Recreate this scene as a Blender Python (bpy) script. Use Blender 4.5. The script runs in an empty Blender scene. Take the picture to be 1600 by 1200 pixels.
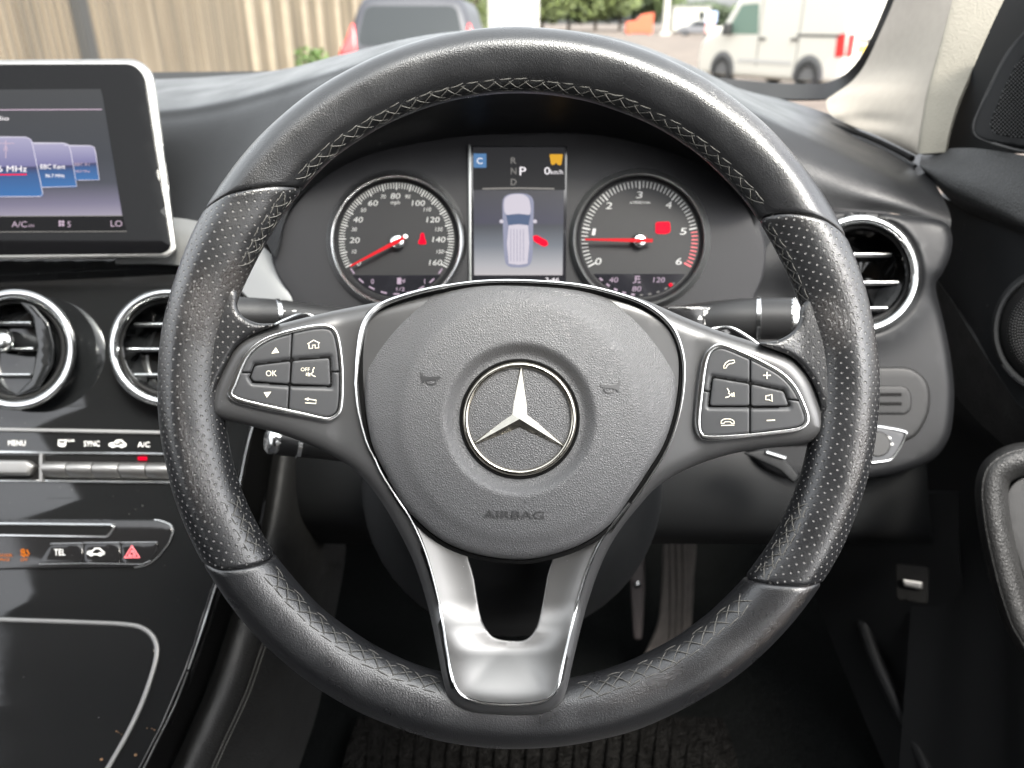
import bpy, math, random
import numpy as np
from mathutils import Vector, Matrix, noise
from mathutils.geometry import delaunay_2d_cdt
random.seed(7); np.random.seed(7)
S = bpy.context.scene
COL = S.collection
R_ = math.radians

# ------------------------------------------------------------ camera
PITCH = R_(25.2); FPX = 1202.0
CAMP = Vector((0.0, 0.0, 1.32))
cd = bpy.data.cameras.new('camera'); cam = bpy.data.objects.new('camera', cd); COL.objects.link(cam)
cam.location = CAMP; cam.rotation_euler = (math.pi/2 - PITCH, 0, 0)
cd.sensor_width = 36.0; cd.lens = 36.0*FPX/1600.0
cd.clip_start = 0.01; cd.clip_end = 800.0
cd.dof.use_dof = True; cd.dof.focus_distance = 0.395; cd.dof.aperture_fstop = 9.0
S.camera = cam

# ------------------------------------------------------------ world, sun, exposure
SUN_EL, SUN_AZ = 52.0, 150.0      # azimuth from +Y (forward) clockwise: behind right
W = bpy.data.worlds.new('World'); S.world = W; W.use_nodes = True
wn = W.node_tree; wn.nodes.clear()
sky = wn.nodes.new('ShaderNodeTexSky'); sky.sky_type = 'NISHITA'; sky.sun_disc = False
sky.sun_elevation = R_(SUN_EL); sky.sun_rotation = R_(SUN_AZ)
sky.air_density = 1.0; sky.dust_density = 4.0; sky.ozone_density = 1.0
hs = wn.nodes.new('ShaderNodeHueSaturation'); hs.inputs['Saturation'].default_value = 0.15
bg = wn.nodes.new('ShaderNodeBackground'); bg.inputs['Strength'].default_value = 0.15
wo = wn.nodes.new('ShaderNodeOutputWorld')
wn.links.new(sky.outputs[0], hs.inputs['Color']); wn.links.new(hs.outputs[0], bg.inputs['Color'])
wn.links.new(bg.outputs[0], wo.inputs['Surface'])
sd = bpy.data.lights.new('sun', 'SUN'); sd.energy = 0.9; sd.angle = R_(12); sd.color = (1.0, 0.93, 0.82)
sun = bpy.data.objects.new('sun', sd); COL.objects.link(sun)
_e, _a = R_(SUN_EL), R_(SUN_AZ)
sdir = Vector((math.sin(_a)*math.cos(_e), math.cos(_a)*math.cos(_e), math.sin(_e)))
sun.rotation_euler = sdir.to_track_quat('Z', 'Y').to_euler(); sun.location = sdir*30
S.view_settings.view_transform = 'Standard'; S.view_settings.look = 'None'
S.view_settings.gamma = 1.0; S.view_settings.use_curve_mapping = False
S.view_settings.exposure = 2.6
S.render.engine = 'CYCLES'
S.cycles.use_denoising = True
S.cycles.max_bounces = 8; S.cycles.diffuse_bounces = 4; S.cycles.glossy_bounces = 4
S.cycles.transparent_max_bounces = 12; S.cycles.caustics_reflective = False; S.cycles.caustics_refractive = False
S.cycles.sample_clamp_indirect = 6.0

# ------------------------------------------------------------ helpers: frames
RIGHT = Vector((1, 0, 0)); UP = Vector((0, math.sin(PITCH), math.cos(PITCH))); FWD = Vector((0, math.cos(PITCH), -math.sin(PITCH)))
def ray(px, py): return FWD + RIGHT*((px-800)/FPX) + UP*((600-py)/FPX)
def P(px, py, d): return CAMP + ray(px, py)*d
class Pl:
    """a real plane in the car, given by one point of it and its tilt"""
    def __init__(s, d, px=800, py=600, yaw=0.0, pitch=0.0):
        s.o = P(px, py, d); s.k = d/FPX
        n = -FWD
        n = Matrix.Rotation(R_(yaw), 3, UP) @ (Matrix.Rotation(R_(pitch), 3, RIGHT) @ n)
        s.n = n.normalized(); s.c = (s.o-CAMP).dot(s.n)
    def d(s, px, py): return s.c/ray(px, py).dot(s.n)
    def at(s, px, py, h=0.0): return P(px, py, (s.c+h)/ray(px, py).dot(s.n))
class Wf:
    """a frame in metres: origin, two axes"""
    def __init__(s, o, ex, ey):
        s.o = Vector(o); s.ex = Vector(ex).normalized(); s.ey = Vector(ey).normalized(); s.n = s.ex.cross(s.ey); s.k = 1.0
    def at(s, x, y, h=0.0): return s.o + s.ex*x + s.ey*y + s.n*h

# ------------------------------------------------------------ helpers: objects
ORG = {}
def thing(name, label, cat, loc, group=None):
    o = bpy.data.objects.new(name, None); COL.objects.link(o); o.empty_display_size = 0.05
    o.location = loc; ORG[o.name] = Vector(loc); o['label'] = label; o['category'] = cat
    if group: o['group'] = group
    return o
def tag(o, label, cat, group=None):
    o['label'] = label; o['category'] = cat
    if group: o['group'] = group
    return o
def mk(name, vs, fs, mat, parent=None, smooth=40, uv=None, kind=None, label=None):
    vs = [Vector(v) for v in vs]
    lo = Vector([min(v[i] for v in vs) for i in range(3)]); hi = Vector([max(v[i] for v in vs) for i in range(3)])
    org = (lo+hi)/2; org.z = lo.z
    me = bpy.data.meshes.new(name); me.from_pydata([v-org for v in vs], [], fs); me.update()
    if uv is not None:
        ul = me.uv_layers.new(name='UVMap')
        for lp in me.loops: ul.data[lp.index].uv = uv[lp.vertex_index]
    if smooth:
        me.shade_smooth(); me.set_sharp_from_angle(angle=R_(smooth))
    if mat: me.materials.append(mat)
    o = bpy.data.objects.new(name, me); COL.objects.link(o)
    if parent is not None:
        o.parent = parent; o.location = org - ORG[parent.name]
    else: o.location = org
    ORG[o.name] = org
    if kind: o['kind'] = kind
    if label: o['label'] = label
    return o
class MB:
    def __init__(s): s.v = []; s.f = []
    def add(s, g):
        b = len(s.v); s.v += list(g[0]); s.f += [tuple(i+b for i in f) for f in g[1]]; return s
    def mk(s, name, mat, parent=None, **k): return mk(name, s.v, s.f, mat, parent, **k)

def crom(pts, n=6, closed=True):
    """Catmull-Rom through points (tuples of any length)"""
    p = [np.array(q, float) for q in pts]; L = len(p); out = []
    rng = range(L) if closed else range(L-1)
    for i in rng:
        if closed: a, b, c, d = p[i-1], p[i], p[(i+1) % L], p[(i+2) % L]
        else:
            b, c = p[i], p[i+1]; a = p[i-1] if i else 2*b-c; d = p[i+2] if i+2 < L else 2*c-b
        for j in range(n):
            t = j/n
            out.append(0.5*((2*b)+(-a+c)*t+(2*a-5*b+4*c-d)*t*t+(-a+3*b-3*c+d)*t**3))
    if not closed: out.append(p[-1])
    return out
def rpoly(pts, r, n=5):
    """closed polygon with rounded corners of radius r (a number or one per corner)"""
    out = []; L = len(pts); p = [np.array(q, float) for q in pts]
    for i in range(L):
        rr = r[i] if isinstance(r, (list, tuple)) else r
        a, b, c = p[i-1], p[i], p[(i+1) % L]
        u = a-b; w = c-b; lu, lw = np.linalg.norm(u), np.linalg.norm(w); u = u/lu; w = w/lw
        t = min(rr, lu*0.48, lw*0.48)
        if t <= 0: out.append(b); continue
        s, e = b+u*t, b+w*t
        for j in range(n+1):
            q = j/n; out.append((1-q)**2*s+2*q*(1-q)*b+q*q*e)
    return out
def dens(poly, step):
    """closed polyline resampled so that no edge is longer than step"""
    out = []
    for i in range(len(poly)):
        a = np.array(poly[i], float); b = np.array(poly[(i+1) % len(poly)], float)
        l = np.linalg.norm(b-a)
        if l < 1e-9: continue
        m = max(1, int(math.ceil(l/step)))
        for j in range(m): out.append(a+(b-a)*j/m)
    return out
def inpoly(pts, poly):
    x, y = pts[:, 0], pts[:, 1]; ins = np.zeros(len(pts), bool); P0 = np.array(poly); P1 = np.roll(P0, -1, axis=0)
    for (x0, y0), (x1, y1) in zip(P0, P1):
        if y0 == y1: continue
        c = ((y0 > y) != (y1 > y)) & (x < (x1-x0)*(y-y0)/(y1-y0)+x0); ins ^= c
    return ins
def distpoly(pts, poly):
    P0 = np.array(poly); P1 = np.roll(P0, -1, axis=0); best = np.full(len(pts), 1e9)
    for a, b in zip(P0, P1):
        ab = b-a; L2 = ab.dot(ab)
        if L2 < 1e-12: continue
        t = np.clip(((pts-a)@ab)/L2, 0, 1); q = a+t[:, None]*ab
        best = np.minimum(best, np.hypot(*(pts-q).T))
    return best
def pillow(fr, poly, thick, bevel=0.0, hf=None, step=8.0, holes=(), back=False, prof=None, h0=0.0):
    """A solid panel: outline in frame units, rounded edge (frame units), height function hf(x,y,dist)->m, thickness m."""
    loops = [dens(poly, step)]+[dens(h, step) for h in holes]
    A = np.array(loops[0])
    pts = []; loopidx = []
    for lp in loops:
        b = len(pts); pts += [tuple(q) for q in lp]; loopidx.append((b, len(lp)))
    allb = [np.array(l) for l in loops]
    def inside(q):
        m = inpoly(q, A)
        for h in allb[1:]: m &= ~inpoly(q, h)
        return m
    def dist(q):
        d = distpoly(q, A)
        for h in allb[1:]: d = np.minimum(d, distpoly(q, h))
        return d
    extra = []
    if bevel > 0:
        for f in (0.12, 0.35, 0.65, 1.0):
            for lp in allb:
                ln = len(lp)
                tn = np.roll(lp, -1, axis=0)-np.roll(lp, 1, axis=0)
                nn = np.stack([-tn[:, 1], tn[:, 0]], 1); nn /= np.maximum(np.hypot(*nn.T), 1e-9)[:, None]
                q1 = lp+nn*bevel*f; q2 = lp-nn*bevel*f
                for q in (q1, q2):
                    m = inside(q); dd = dist(q); m &= dd > bevel*f*0.93
                    extra += [tuple(z) for z in q[m]]
    lo, hi = A.min(0), A.max(0)
    gx = np.arange(lo[0]+step/2, hi[0], step); gy = np.arange(lo[1]+step/2, hi[1], step)
    if len(gx) and len(gy):
        G = np.array([(x+(step/2 if j % 2 else 0), y) for j, y in enumerate(gy) for x in gx])
        m = inside(G)
        if m.any():
            G = G[m]; G = G[dist(G) > max(bevel*1.15, step*0.45)]
            extra += [tuple(z) for z in G]
    allp = pts+extra
    edges = []
    for b, n in loopidx: edges += [(b+i, b+(i+1) % n) for i in range(n)]
    vv, ee, ff, ov, _, _ = delaunay_2d_cdt([Vector(q) for q in allp], edges, [], 0, 1e-7)
    V = np.array([(v.x, v.y) for v in vv])
    cen = np.array([V[list(f)].mean(0) for f in ff]); keep = inside(cen)
    dd = dist(V)
    H = np.zeros(len(V))+h0
    if hf: H += np.array([hf(x, y, s) for (x, y), s in zip(V, dd)])
    if bevel > 0:
        u = np.clip(dd/bevel, 0, 1)
        H -= bevel*fr.k*(1-np.sqrt(np.maximum(0, 1-(1-u)**2)))*(prof if prof else 1.0)
    vs = [fr.at(x, y, h) for (x, y), h in zip(V, H)]
    fs = []
    for f, k in zip(ff, keep):
        if not k: continue
        a, b, c = [vs[i] for i in f]
        nn = (b-a).cross(c-a)
        fs.append(tuple(f) if nn.dot(fr.n) > 0 else tuple(reversed(f)))
    # map of original boundary points to output verts
    mp = {}
    for oi, lst in enumerate(ov):
        for q in lst: mp.setdefault(q, oi)
    hb = -thick
    for b, n in loopidx:
        ids = [mp[b+i] for i in range(n)]
        base = len(vs); 
        for i in ids:
            x, y = V[i]; vs.append(fr.at(x, y, H[i]+hb))
        for i in range(n):
            j = (i+1) % n
            fs.append((ids[i], ids[j], base+j, base+i))
    if back:
        vs2 = [fr.at(x, y, h+hb) for (x, y), h in zip(V, H)]; b2 = len(vs); vs += vs2
        fs += [tuple(i+b2 for i in reversed(f)) for f, k in zip(ff, keep) if k]
    # consistent wall winding is not needed for rendering
    return vs, fs
def tube(pts, r, closed=False, n=8, flat=1.0, nrm=None, caps=True):
    """tube along world points; r number or list; flat squeezes along nrm"""
    pts = [Vector(q) for q in pts]; L = len(pts); vs = []; fs = []
    prev = None
    for i in range(L):
        a = pts[i-1] if (i or closed) else pts[i]; b = pts[(i+1) % L] if (i < L-1 or closed) else pts[i]
        t = (b-a).normalized()
        if nrm is not None: u = (nrm - t*nrm.dot(t)).normalized()
        else:
            if prev is None:
                u = t.orthogonal().normalized()
            else: u = (prev - t*prev.dot(t)).normalized()
        prev = u; w = t.cross(u)
        rr = r[i] if isinstance(r, (list, tuple)) else r
        for j in range(n):
            an = 2*math.pi*j/n; vs.append(pts[i]+u*(math.cos(an)*rr*flat)+w*(math.sin(an)*rr))
    m = L if closed else L-1
    for i in range(m):
        for j in range(n):
            k = (i+1) % L; fs.append((i*n+j, i*n+(j+1) % n, k*n+(j+1) % n, k*n+j))
    if not closed and caps:
        fs.append(tuple(reversed(range(n)))); fs.append(tuple(range((L-1)*n, L*n)))
    return vs, fs
def path(fr, pts, h=0.0, n=6, closed=False, sm=True):
    q = crom(pts, n, closed) if sm else [np.array(z, float) for z in pts]
    return [fr.at(z[0], z[1], h) for z in q]
def loft(rows, nu=6, nv=6, thick=0.002, smooth_v=True, flip=False):
    """surface through rows of (px,py,d) points of equal count, given thickness"""
    g = [[np.array(P(*q)) for q in r] for r in rows]
    rr = [crom(r, nu, False) for r in g]
    cols = list(zip(*rr))
    out = [crom(c, nv, False) if smooth_v else crom(c, 1, False) for c in cols]
    return grid([[Vector(q) for q in c] for c in out], thick)
def grid(g, thick=0.0):
    nu, nv = len(g), len(g[0]); vs = [q for c in g for q in c]; fs = []
    for i in range(nu-1):
        for j in range(nv-1): fs.append((i*nv+j, (i+1)*nv+j, (i+1)*nv+j+1, i*nv+j+1))
    if thick:
        N = [Vector((0, 0, 0)) for _ in vs]
        for f in fs:
            n = (vs[f[2]]-vs[f[0]]).cross(vs[f[3]]-vs[f[1]])
            for i in f: N[i] += n
        c = sum(vs, Vector())/len(vs); s = 1 if sum((CAMP-v).dot(n.normalized()) for v, n in zip(vs, N)) > 0 else -1
        b = len(vs); vs += [v - n.normalized()*s*thick for v, n in zip(list(vs), N)]
        fs += [tuple(reversed([i+b for i in f])) for f in list(fs)]
        bd = [i*nv for i in range(nu)]+[(nu-1)*nv+j for j in range(1, nv)]+[i*nv+nv-1 for i in range(nu-2, -1, -1)]+[j for j in range(nv-2, 0, -1)]
        for a, e in zip(bd, bd[1:]+bd[:1]): fs.append((a, e, e+b, a+b))
    return vs, fs
def box(fr, x0, x1, y0, y1, h0, h1):
    v = [fr.at(x, y, h) for h in (h0, h1) for x, y in ((x0, y0), (x1, y0), (x1, y1), (x0, y1))]
    return v, [(3, 2, 1, 0), (4, 5, 6, 7), (0, 1, 5, 4), (1, 2, 6, 5), (2, 3, 7, 6), (3, 0, 4, 7)]
def lathe(fr, cx, cy, prof, n=64, a0=0, a1=360):
    """revolve profile [(r in frame units, h m)] about the frame normal at (cx,cy)"""
    vs = []; fs = []; full = abs(a1-a0) >= 360; m = n if full else n+1; L = len(prof)
    for i in range(m):
        a = R_(a0+(a1-a0)*i/n)
        for r, h in prof: vs.append(fr.at(cx+r*math.cos(a), cy+r*math.sin(a), h))
    for i in range(n):
        k = (i+1) % m
        for j in range(L-1): fs.append((i*L+j, k*L+j, k*L+j+1, i*L+j+1))
    return vs, fs
_TC = {}
def tmesh(s, ext=0.0):
    if (s, ext) in _TC: return _TC[(s, ext)]
    cu = bpy.data.curves.new('t', 'FONT'); cu.body = s; cu.size = 1.0; cu.resolution_u = 3; cu.extrude = ext; cu.offset = 0.0
    ob = bpy.data.objects.new('t', cu); COL.objects.link(ob)
    dg = bpy.context.evaluated_depsgraph_get(); me = ob.evaluated_get(dg).to_mesh()
    v = np.array([tuple(q.co) for q in me.vertices]); f = [tuple(p.vertices) for p in me.polygons]
    ob.evaluated_get(dg).to_mesh_clear(); bpy.data.objects.remove(ob); bpy.data.curves.remove(cu)
    _TC[(s, ext)] = (v, f); return v, f
def text(fr, s, cx, cy, hgt, h=0.0003, w=None, rot=0.0, skew=0.0, bold=0.0, ext=0.0, flipy=True, cap=0.73):
    """text centred on (cx,cy), cap height hgt frame units, optional total width w"""
    v, f = tmesh(s, 1.0 if ext else 0.0)
    lo, hi = v.min(0), v.max(0); c = (lo+hi)/2
    sc = hgt/cap; sx = sc if w is None else w/(hi[0]-lo[0])
    ca, sa = math.cos(R_(rot)), math.sin(R_(rot)); out = []
    for x, y, z in v:
        yy = (y-(cap/2 if hi[1] < cap*1.2 and lo[1] > -0.05 else c[1]))*sc; xx = (x-c[0])*sx+skew*yy
        X = xx*ca-yy*sa; Y = xx*sa+yy*ca
        out.append(fr.at(cx+X, cy-Y if flipy else cy+Y, h+(z*ext if ext else 0)))
    return out, f
def strokes(fr, paths, r, h, n=6, flat=0.4):
    m = MB()
    for p in paths:
        cl = len(p) > 2 and tuple(p[0]) == tuple(p[-1]); q = p[:-1] if cl else p
        m.add(tube([fr.at(x, y, h) for x, y in q], r*fr.k, cl, n, flat, fr.n))
    return m.v, m.f
def arc(cx, cy, r, a0, a1, n=10, ry=None):
    return [(cx+r*math.cos(R_(a0+(a1-a0)*i/n)), cy-(ry or r)*math.sin(R_(a0+(a1-a0)*i/n))) for i in range(n+1)]
def flatpoly(fr, pts, h=0.0003):
    vs = [fr.at(x, y, h) for x, y in pts]; return vs, [tuple(range(len(vs)))]

# ------------------------------------------------------------ materials
def mat(name, base, rough=0.5, metal=0.0, spec=0.5, bump=None, coat=0.0, emis=None, var=0.0, vscale=30.0, rvar=0.0, dust=None, sheen=0.0):
    """bump: list of (kind, scale per m, strength, distance m)"""
    m = bpy.data.materials.new(name); m.use_nodes = True; nt = m.node_tree; N = nt.nodes; Lk = nt.links
    b = N['Principled BSDF']; b.inputs['Base Color'].default_value = (*base, 1); b.inputs['Roughness'].default_value = rough
    b.inputs['Metallic'].default_value = metal; b.inputs['Specular IOR Level'].default_value = spec
    b.inputs['Coat Weight'].default_value = coat; b.inputs['Coat Roughness'].default_value = 0.04
    if sheen: b.inputs['Sheen Weight'].default_value = sheen
    if emis: b.inputs['Emission Color'].default_value = (*emis[:3], 1); b.inputs['Emission Strength'].default_value = emis[3]
    tc = N.new('ShaderNodeTexCoord')
    if var or rvar or dust:
        nz = N.new('ShaderNodeTexNoise'); nz.inputs['Scale'].default_value = vscale; nz.inputs['Detail'].default_value = 4
        Lk.new(tc.outputs['Object'], nz.inputs['Vector'])
        col = None
        if var:
            mr = N.new('ShaderNodeMapRange'); mr.inputs[1].default_value = 0.3; mr.inputs[2].default_value = 0.7
            mr.inputs[3].default_value = 1-var; mr.inputs[4].default_value = 1+var; Lk.new(nz.outputs['Fac'], mr.inputs[0])
            vm = N.new('ShaderNodeVectorMath'); vm.operation = 'SCALE'; vm.inputs[0].default_value = base
            Lk.new(mr.outputs[0], vm.inputs['Scale']); Lk.new(vm.outputs[0], b.inputs['Base Color']); col = vm.outputs[0]
        if rvar:
            mr = N.new('ShaderNodeMapRange'); mr.inputs[1].default_value = 0.3; mr.inputs[2].default_value = 0.7
            mr.inputs[3].default_value = max(0.02, rough-rvar); mr.inputs[4].default_value = rough+rvar
            Lk.new(nz.outputs['Fac'], mr.inputs[0]); Lk.new(mr.outputs[0], b.inputs['Roughness'])
        if dust:   # (cells per m, size, colour)
            vo = N.new('ShaderNodeTexVoronoi'); vo.inputs['Scale'].default_value = dust[0]; Lk.new(tc.outputs['Object'], vo.inputs['Vector'])
            sep = N.new('ShaderNodeSeparateColor'); Lk.new(vo.outputs['Color'], sep.inputs[0])
            sz = N.new('ShaderNodeMath'); sz.operation = 'MULTIPLY'; sz.inputs[1].default_value = dust[1]; 
            pw = N.new('ShaderNodeMath'); pw.operation = 'POWER'; pw.inputs[1].default_value = 3.0
            Lk.new(sep.outputs[0], pw.inputs[0]); Lk.new(pw.outputs[0], sz.inputs[0])
            lt = N.new('ShaderNodeMath'); lt.operation = 'LESS_THAN'; Lk.new(vo.outputs['Distance'], lt.inputs[0]); Lk.new(sz.outputs[0], lt.inputs[1])
            mx = N.new('ShaderNodeMix'); mx.data_type = 'RGBA'; Lk.new(lt.outputs[0], mx.inputs[0])
            if col: Lk.new(col, mx.inputs[6])
            else: mx.inputs[6].default_value = (*base, 1)
            mx.inputs[7].default_value = (*dust[2], 1); Lk.new(mx.outputs[2], b.inputs['Base Color'])
    last = None
    for kind, sc, st, ds in (bump or []):
        if kind == 'v':
            t = N.new('ShaderNodeTexVoronoi'); t.feature = 'F1'; t.inputs['Scale'].default_value = sc; o = t.outputs['Distance']
            t.inputs['Randomness'].default_value = 1.0
            Lk.new(tc.outputs['Object'], t.inputs['Vector'])
        elif kind == 'e':   # cells with grooves between
            t = N.new('ShaderNodeTexVoronoi'); t.feature = 'DISTANCE_TO_EDGE'; t.inputs['Scale'].default_value = sc
            w = N.new('ShaderNodeTexNoise'); w.inputs['Scale'].default_value = sc*0.9; Lk.new(tc.outputs['Object'], w.inputs['Vector'])
            va = N.new('ShaderNodeVectorMath'); va.operation = 'MULTIPLY_ADD'; va.inputs[1].default_value = (0.9/sc,)*3
            Lk.new(w.outputs['Color'], va.inputs[0]); Lk.new(tc.outputs['Object'], va.inputs[2]); Lk.new(va.outputs[0], t.inputs['Vector'])
            mn = N.new('ShaderNodeMapRange'); mn.inputs[1].default_value = 0.0; mn.inputs[2].default_value = 0.35; Lk.new(t.outputs['Distance'], mn.inputs[0]); o = mn.outputs[0]
        else:
            t = N.new('ShaderNodeTexNoise'); t.inputs['Scale'].default_value = sc; t.inputs['Detail'].default_value = 3; o = t.outputs['Fac']
            Lk.new(tc.outputs['Object'], t.inputs['Vector'])
        bp = N.new('ShaderNodeBump'); bp.inputs['Strength'].default_value = st; bp.inputs['Distance'].default_value = ds
        Lk.new(o, bp.inputs['Height'])
        if last: Lk.new(last, bp.inputs['Normal'])
        last = bp.outputs[0]
    if last: Lk.new(last, b.inputs['Normal'])
    return m
def emit(name, col, st=1.0):
    m = bpy.data.materials.new(name); m.use_nodes = True; b = m.node_tree.nodes['Principled BSDF']
    b.inputs['Base Color'].default_value = (*[c*0.05 for c in col], 1); b.inputs['Roughness'].default_value = 0.4; b.inputs['Specular IOR Level'].default_value = 0.03
    b.inputs['Emission Color'].default_value = (*col, 1); b.inputs['Emission Strength'].default_value = st*0.24
    return m
def emit_grad(name, stops, axis=2, st=1.0):
    """a lit screen area whose picture runs through colour stops from the bottom up"""
    m = bpy.data.materials.new(name); m.use_nodes = True; nt = m.node_tree; N = nt.nodes; b = N['Principled BSDF']
    tc = N.new('ShaderNodeTexCoord'); sp = N.new('ShaderNodeSeparateXYZ'); nt.links.new(tc.outputs['Generated'], sp.inputs[0])
    r = N.new('ShaderNodeValToRGB'); nt.links.new(sp.outputs[axis], r.inputs[0])
    e = r.color_ramp.elements
    while len(e) < len(stops): e.new(0.5)
    for q, (p, c) in zip(e, stops): q.position = p; q.color = (*c, 1)
    b.inputs['Base Color'].default_value = (0.004, 0.004, 0.004, 1); b.inputs['Roughness'].default_value = 0.3; b.inputs['Specular IOR Level'].default_value = 0.12
    nt.links.new(r.outputs[0], b.inputs['Emission Color']); b.inputs['Emission Strength'].default_value = st*0.24
    return m
M = {}
M['plastic'] = mat('dash_soft_plastic', (0.007, 0.0073, 0.0079), 0.38, spec=0.34, bump=[('e', 620, 0.30, 0.0003), ('n', 60, 0.1, 0.001)], rvar=0.06, vscale=20)
M['plastic_fine'] = mat('fine_grain_plastic', (0.006, 0.0063, 0.007), 0.45, spec=0.24, bump=[('n', 1500, 0.15, 0.0002)], rvar=0.05)
M['plastic_grey'] = mat('grey_trim_plastic', (0.024, 0.024, 0.024), 0.5, spec=0.4, bump=[('e', 700, 0.2, 0.0002)], rvar=0.06)
M['plastic_dark'] = mat('dark_plastic', (0.006, 0.0065, 0.007), 0.6, spec=0.25, bump=[('n', 900, 0.2, 0.0003)])
M['airbag'] = mat('airbag_grain', (0.072, 0.072, 0.074), 0.42, bump=[('e', 850, 0.6, 0.0003), ('n', 2500, 0.1, 0.0001)], rvar=0.06, vscale=40, dust=(160, 0.05, (0.25, 0.24, 0.22)))
M['spoke'] = mat('satin_dark_metallic', (0.072, 0.072, 0.073), 0.33, metal=0.35, rvar=0.05, dust=(220, 0.05, (0.3, 0.3, 0.28)), bump=[('n', 3000, 0.04, 0.0001)])
M['satin'] = mat('satin_silver', (0.26, 0.256, 0.25), 0.48, metal=1.0, rvar=0.04, bump=[('n', 2500, 0.05, 0.0001)], dust=(200, 0.04, (0.8, 0.8, 0.8)))
M['chrome'] = mat('bright_chrome', (0.82, 0.83, 0.83), 0.10, metal=1.0)
M['chrome_s'] = mat('satin_chrome', (0.70, 0.71, 0.71), 0.22, metal=1.0, rvar=0.05)
M['emblem'] = mat('aged_chrome_emblem', (0.50, 0.475, 0.42), 0.17, metal=1.0, rvar=0.07, vscale=250, bump=[('n', 700, 0.12, 0.0002)], var=0.12)
M['piano'] = mat('gloss_black', (0.008, 0.0085, 0.009), 0.045, coat=0.0, dust=(190, 0.09, (0.12, 0.118, 0.11)), rvar=0.02)
M['piano2'] = mat('gloss_black_panel', (0.010, 0.010, 0.0105), 0.08, dust=(240, 0.06, (0.2, 0.2, 0.2)))
M['button'] = mat('soft_touch_button', (0.042, 0.043, 0.045), 0.42, bump=[('n', 2500, 0.08, 0.0001)], rvar=0.04, dust=(300, 0.05, (0.25, 0.25, 0.24)))
M['black'] = mat('deep_black', (0.004, 0.004, 0.004), 0.7, spec=0.1)
M['print'] = mat('cream_print', (0.72, 0.68, 0.55), 0.5)
M['print_w'] = mat('white_print', (0.75, 0.74, 0.72), 0.5)
M['thread'] = mat('grey_thread', (0.08, 0.078, 0.072), 0.7, spec=0.3, bump=[('n', 3000, 0.5, 0.0002)], var=0.25, vscale=600)
M['cream'] = mat('cream_pillar_trim', (0.34, 0.31, 0.265), 0.85, bump=[('n', 2200, 0.3, 0.0004)], var=0.04, vscale=120)
M['weave'] = mat('pillar_weave', (0.24, 0.225, 0.185), 0.9, bump=[('v', 600, 0.6, 0.0006)], var=0.05)
M['leather'] = mat('armrest_leather', (0.015, 0.015, 0.0148), 0.45, spec=0.4, bump=[('e', 420, 0.5, 0.0005), ('n', 90, 0.2, 0.001)], rvar=0.07)
M['carpet'] = mat('dark_carpet', (0.0055, 0.006, 0.006), 0.95, spec=0.0, bump=[('n', 500, 1.0, 0.003)], var=0.35, vscale=250)
M['rubber'] = mat('pedal_rubber', (0.05, 0.044, 0.040), 0.7, bump=[('n', 300, 0.4, 0.001)], var=0.25, vscale=60)
M['dial'] = mat('dial_face', (0.008, 0.008, 0.0088), 0.55, spec=0.2)
M['dialpanel'] = mat('cluster_panel', (0.012, 0.012, 0.0135), 0.6, spec=0.2)
M['needle'] = emit('needle_red', (0.75, 0.02, 0.03), 0.75)
M['red'] = emit('warning_red', (0.9, 0.0, 0.03), 0.8)
M['lilac'] = emit('lit_lilac', (0.62, 0.48, 0.60), 0.55)
M['whiteglow'] = emit('lit_white', (0.95, 0.90, 0.93), 0.8)
M['greyglow'] = emit('lit_grey', (0.42, 0.40, 0.38), 0.4)
M['amber'] = emit('lit_amber', (0.85, 0.45, 0.04), 0.6)
M['orange'] = emit('lit_orange', (1.0, 0.26, 0.02), 0.6)
M['dialprint'] = mat('dial_print', (0.20, 0.20, 0.198), 0.5)
M['redprint'] = mat('dial_red_print', (0.35, 0.02, 0.03), 0.5)
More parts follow.
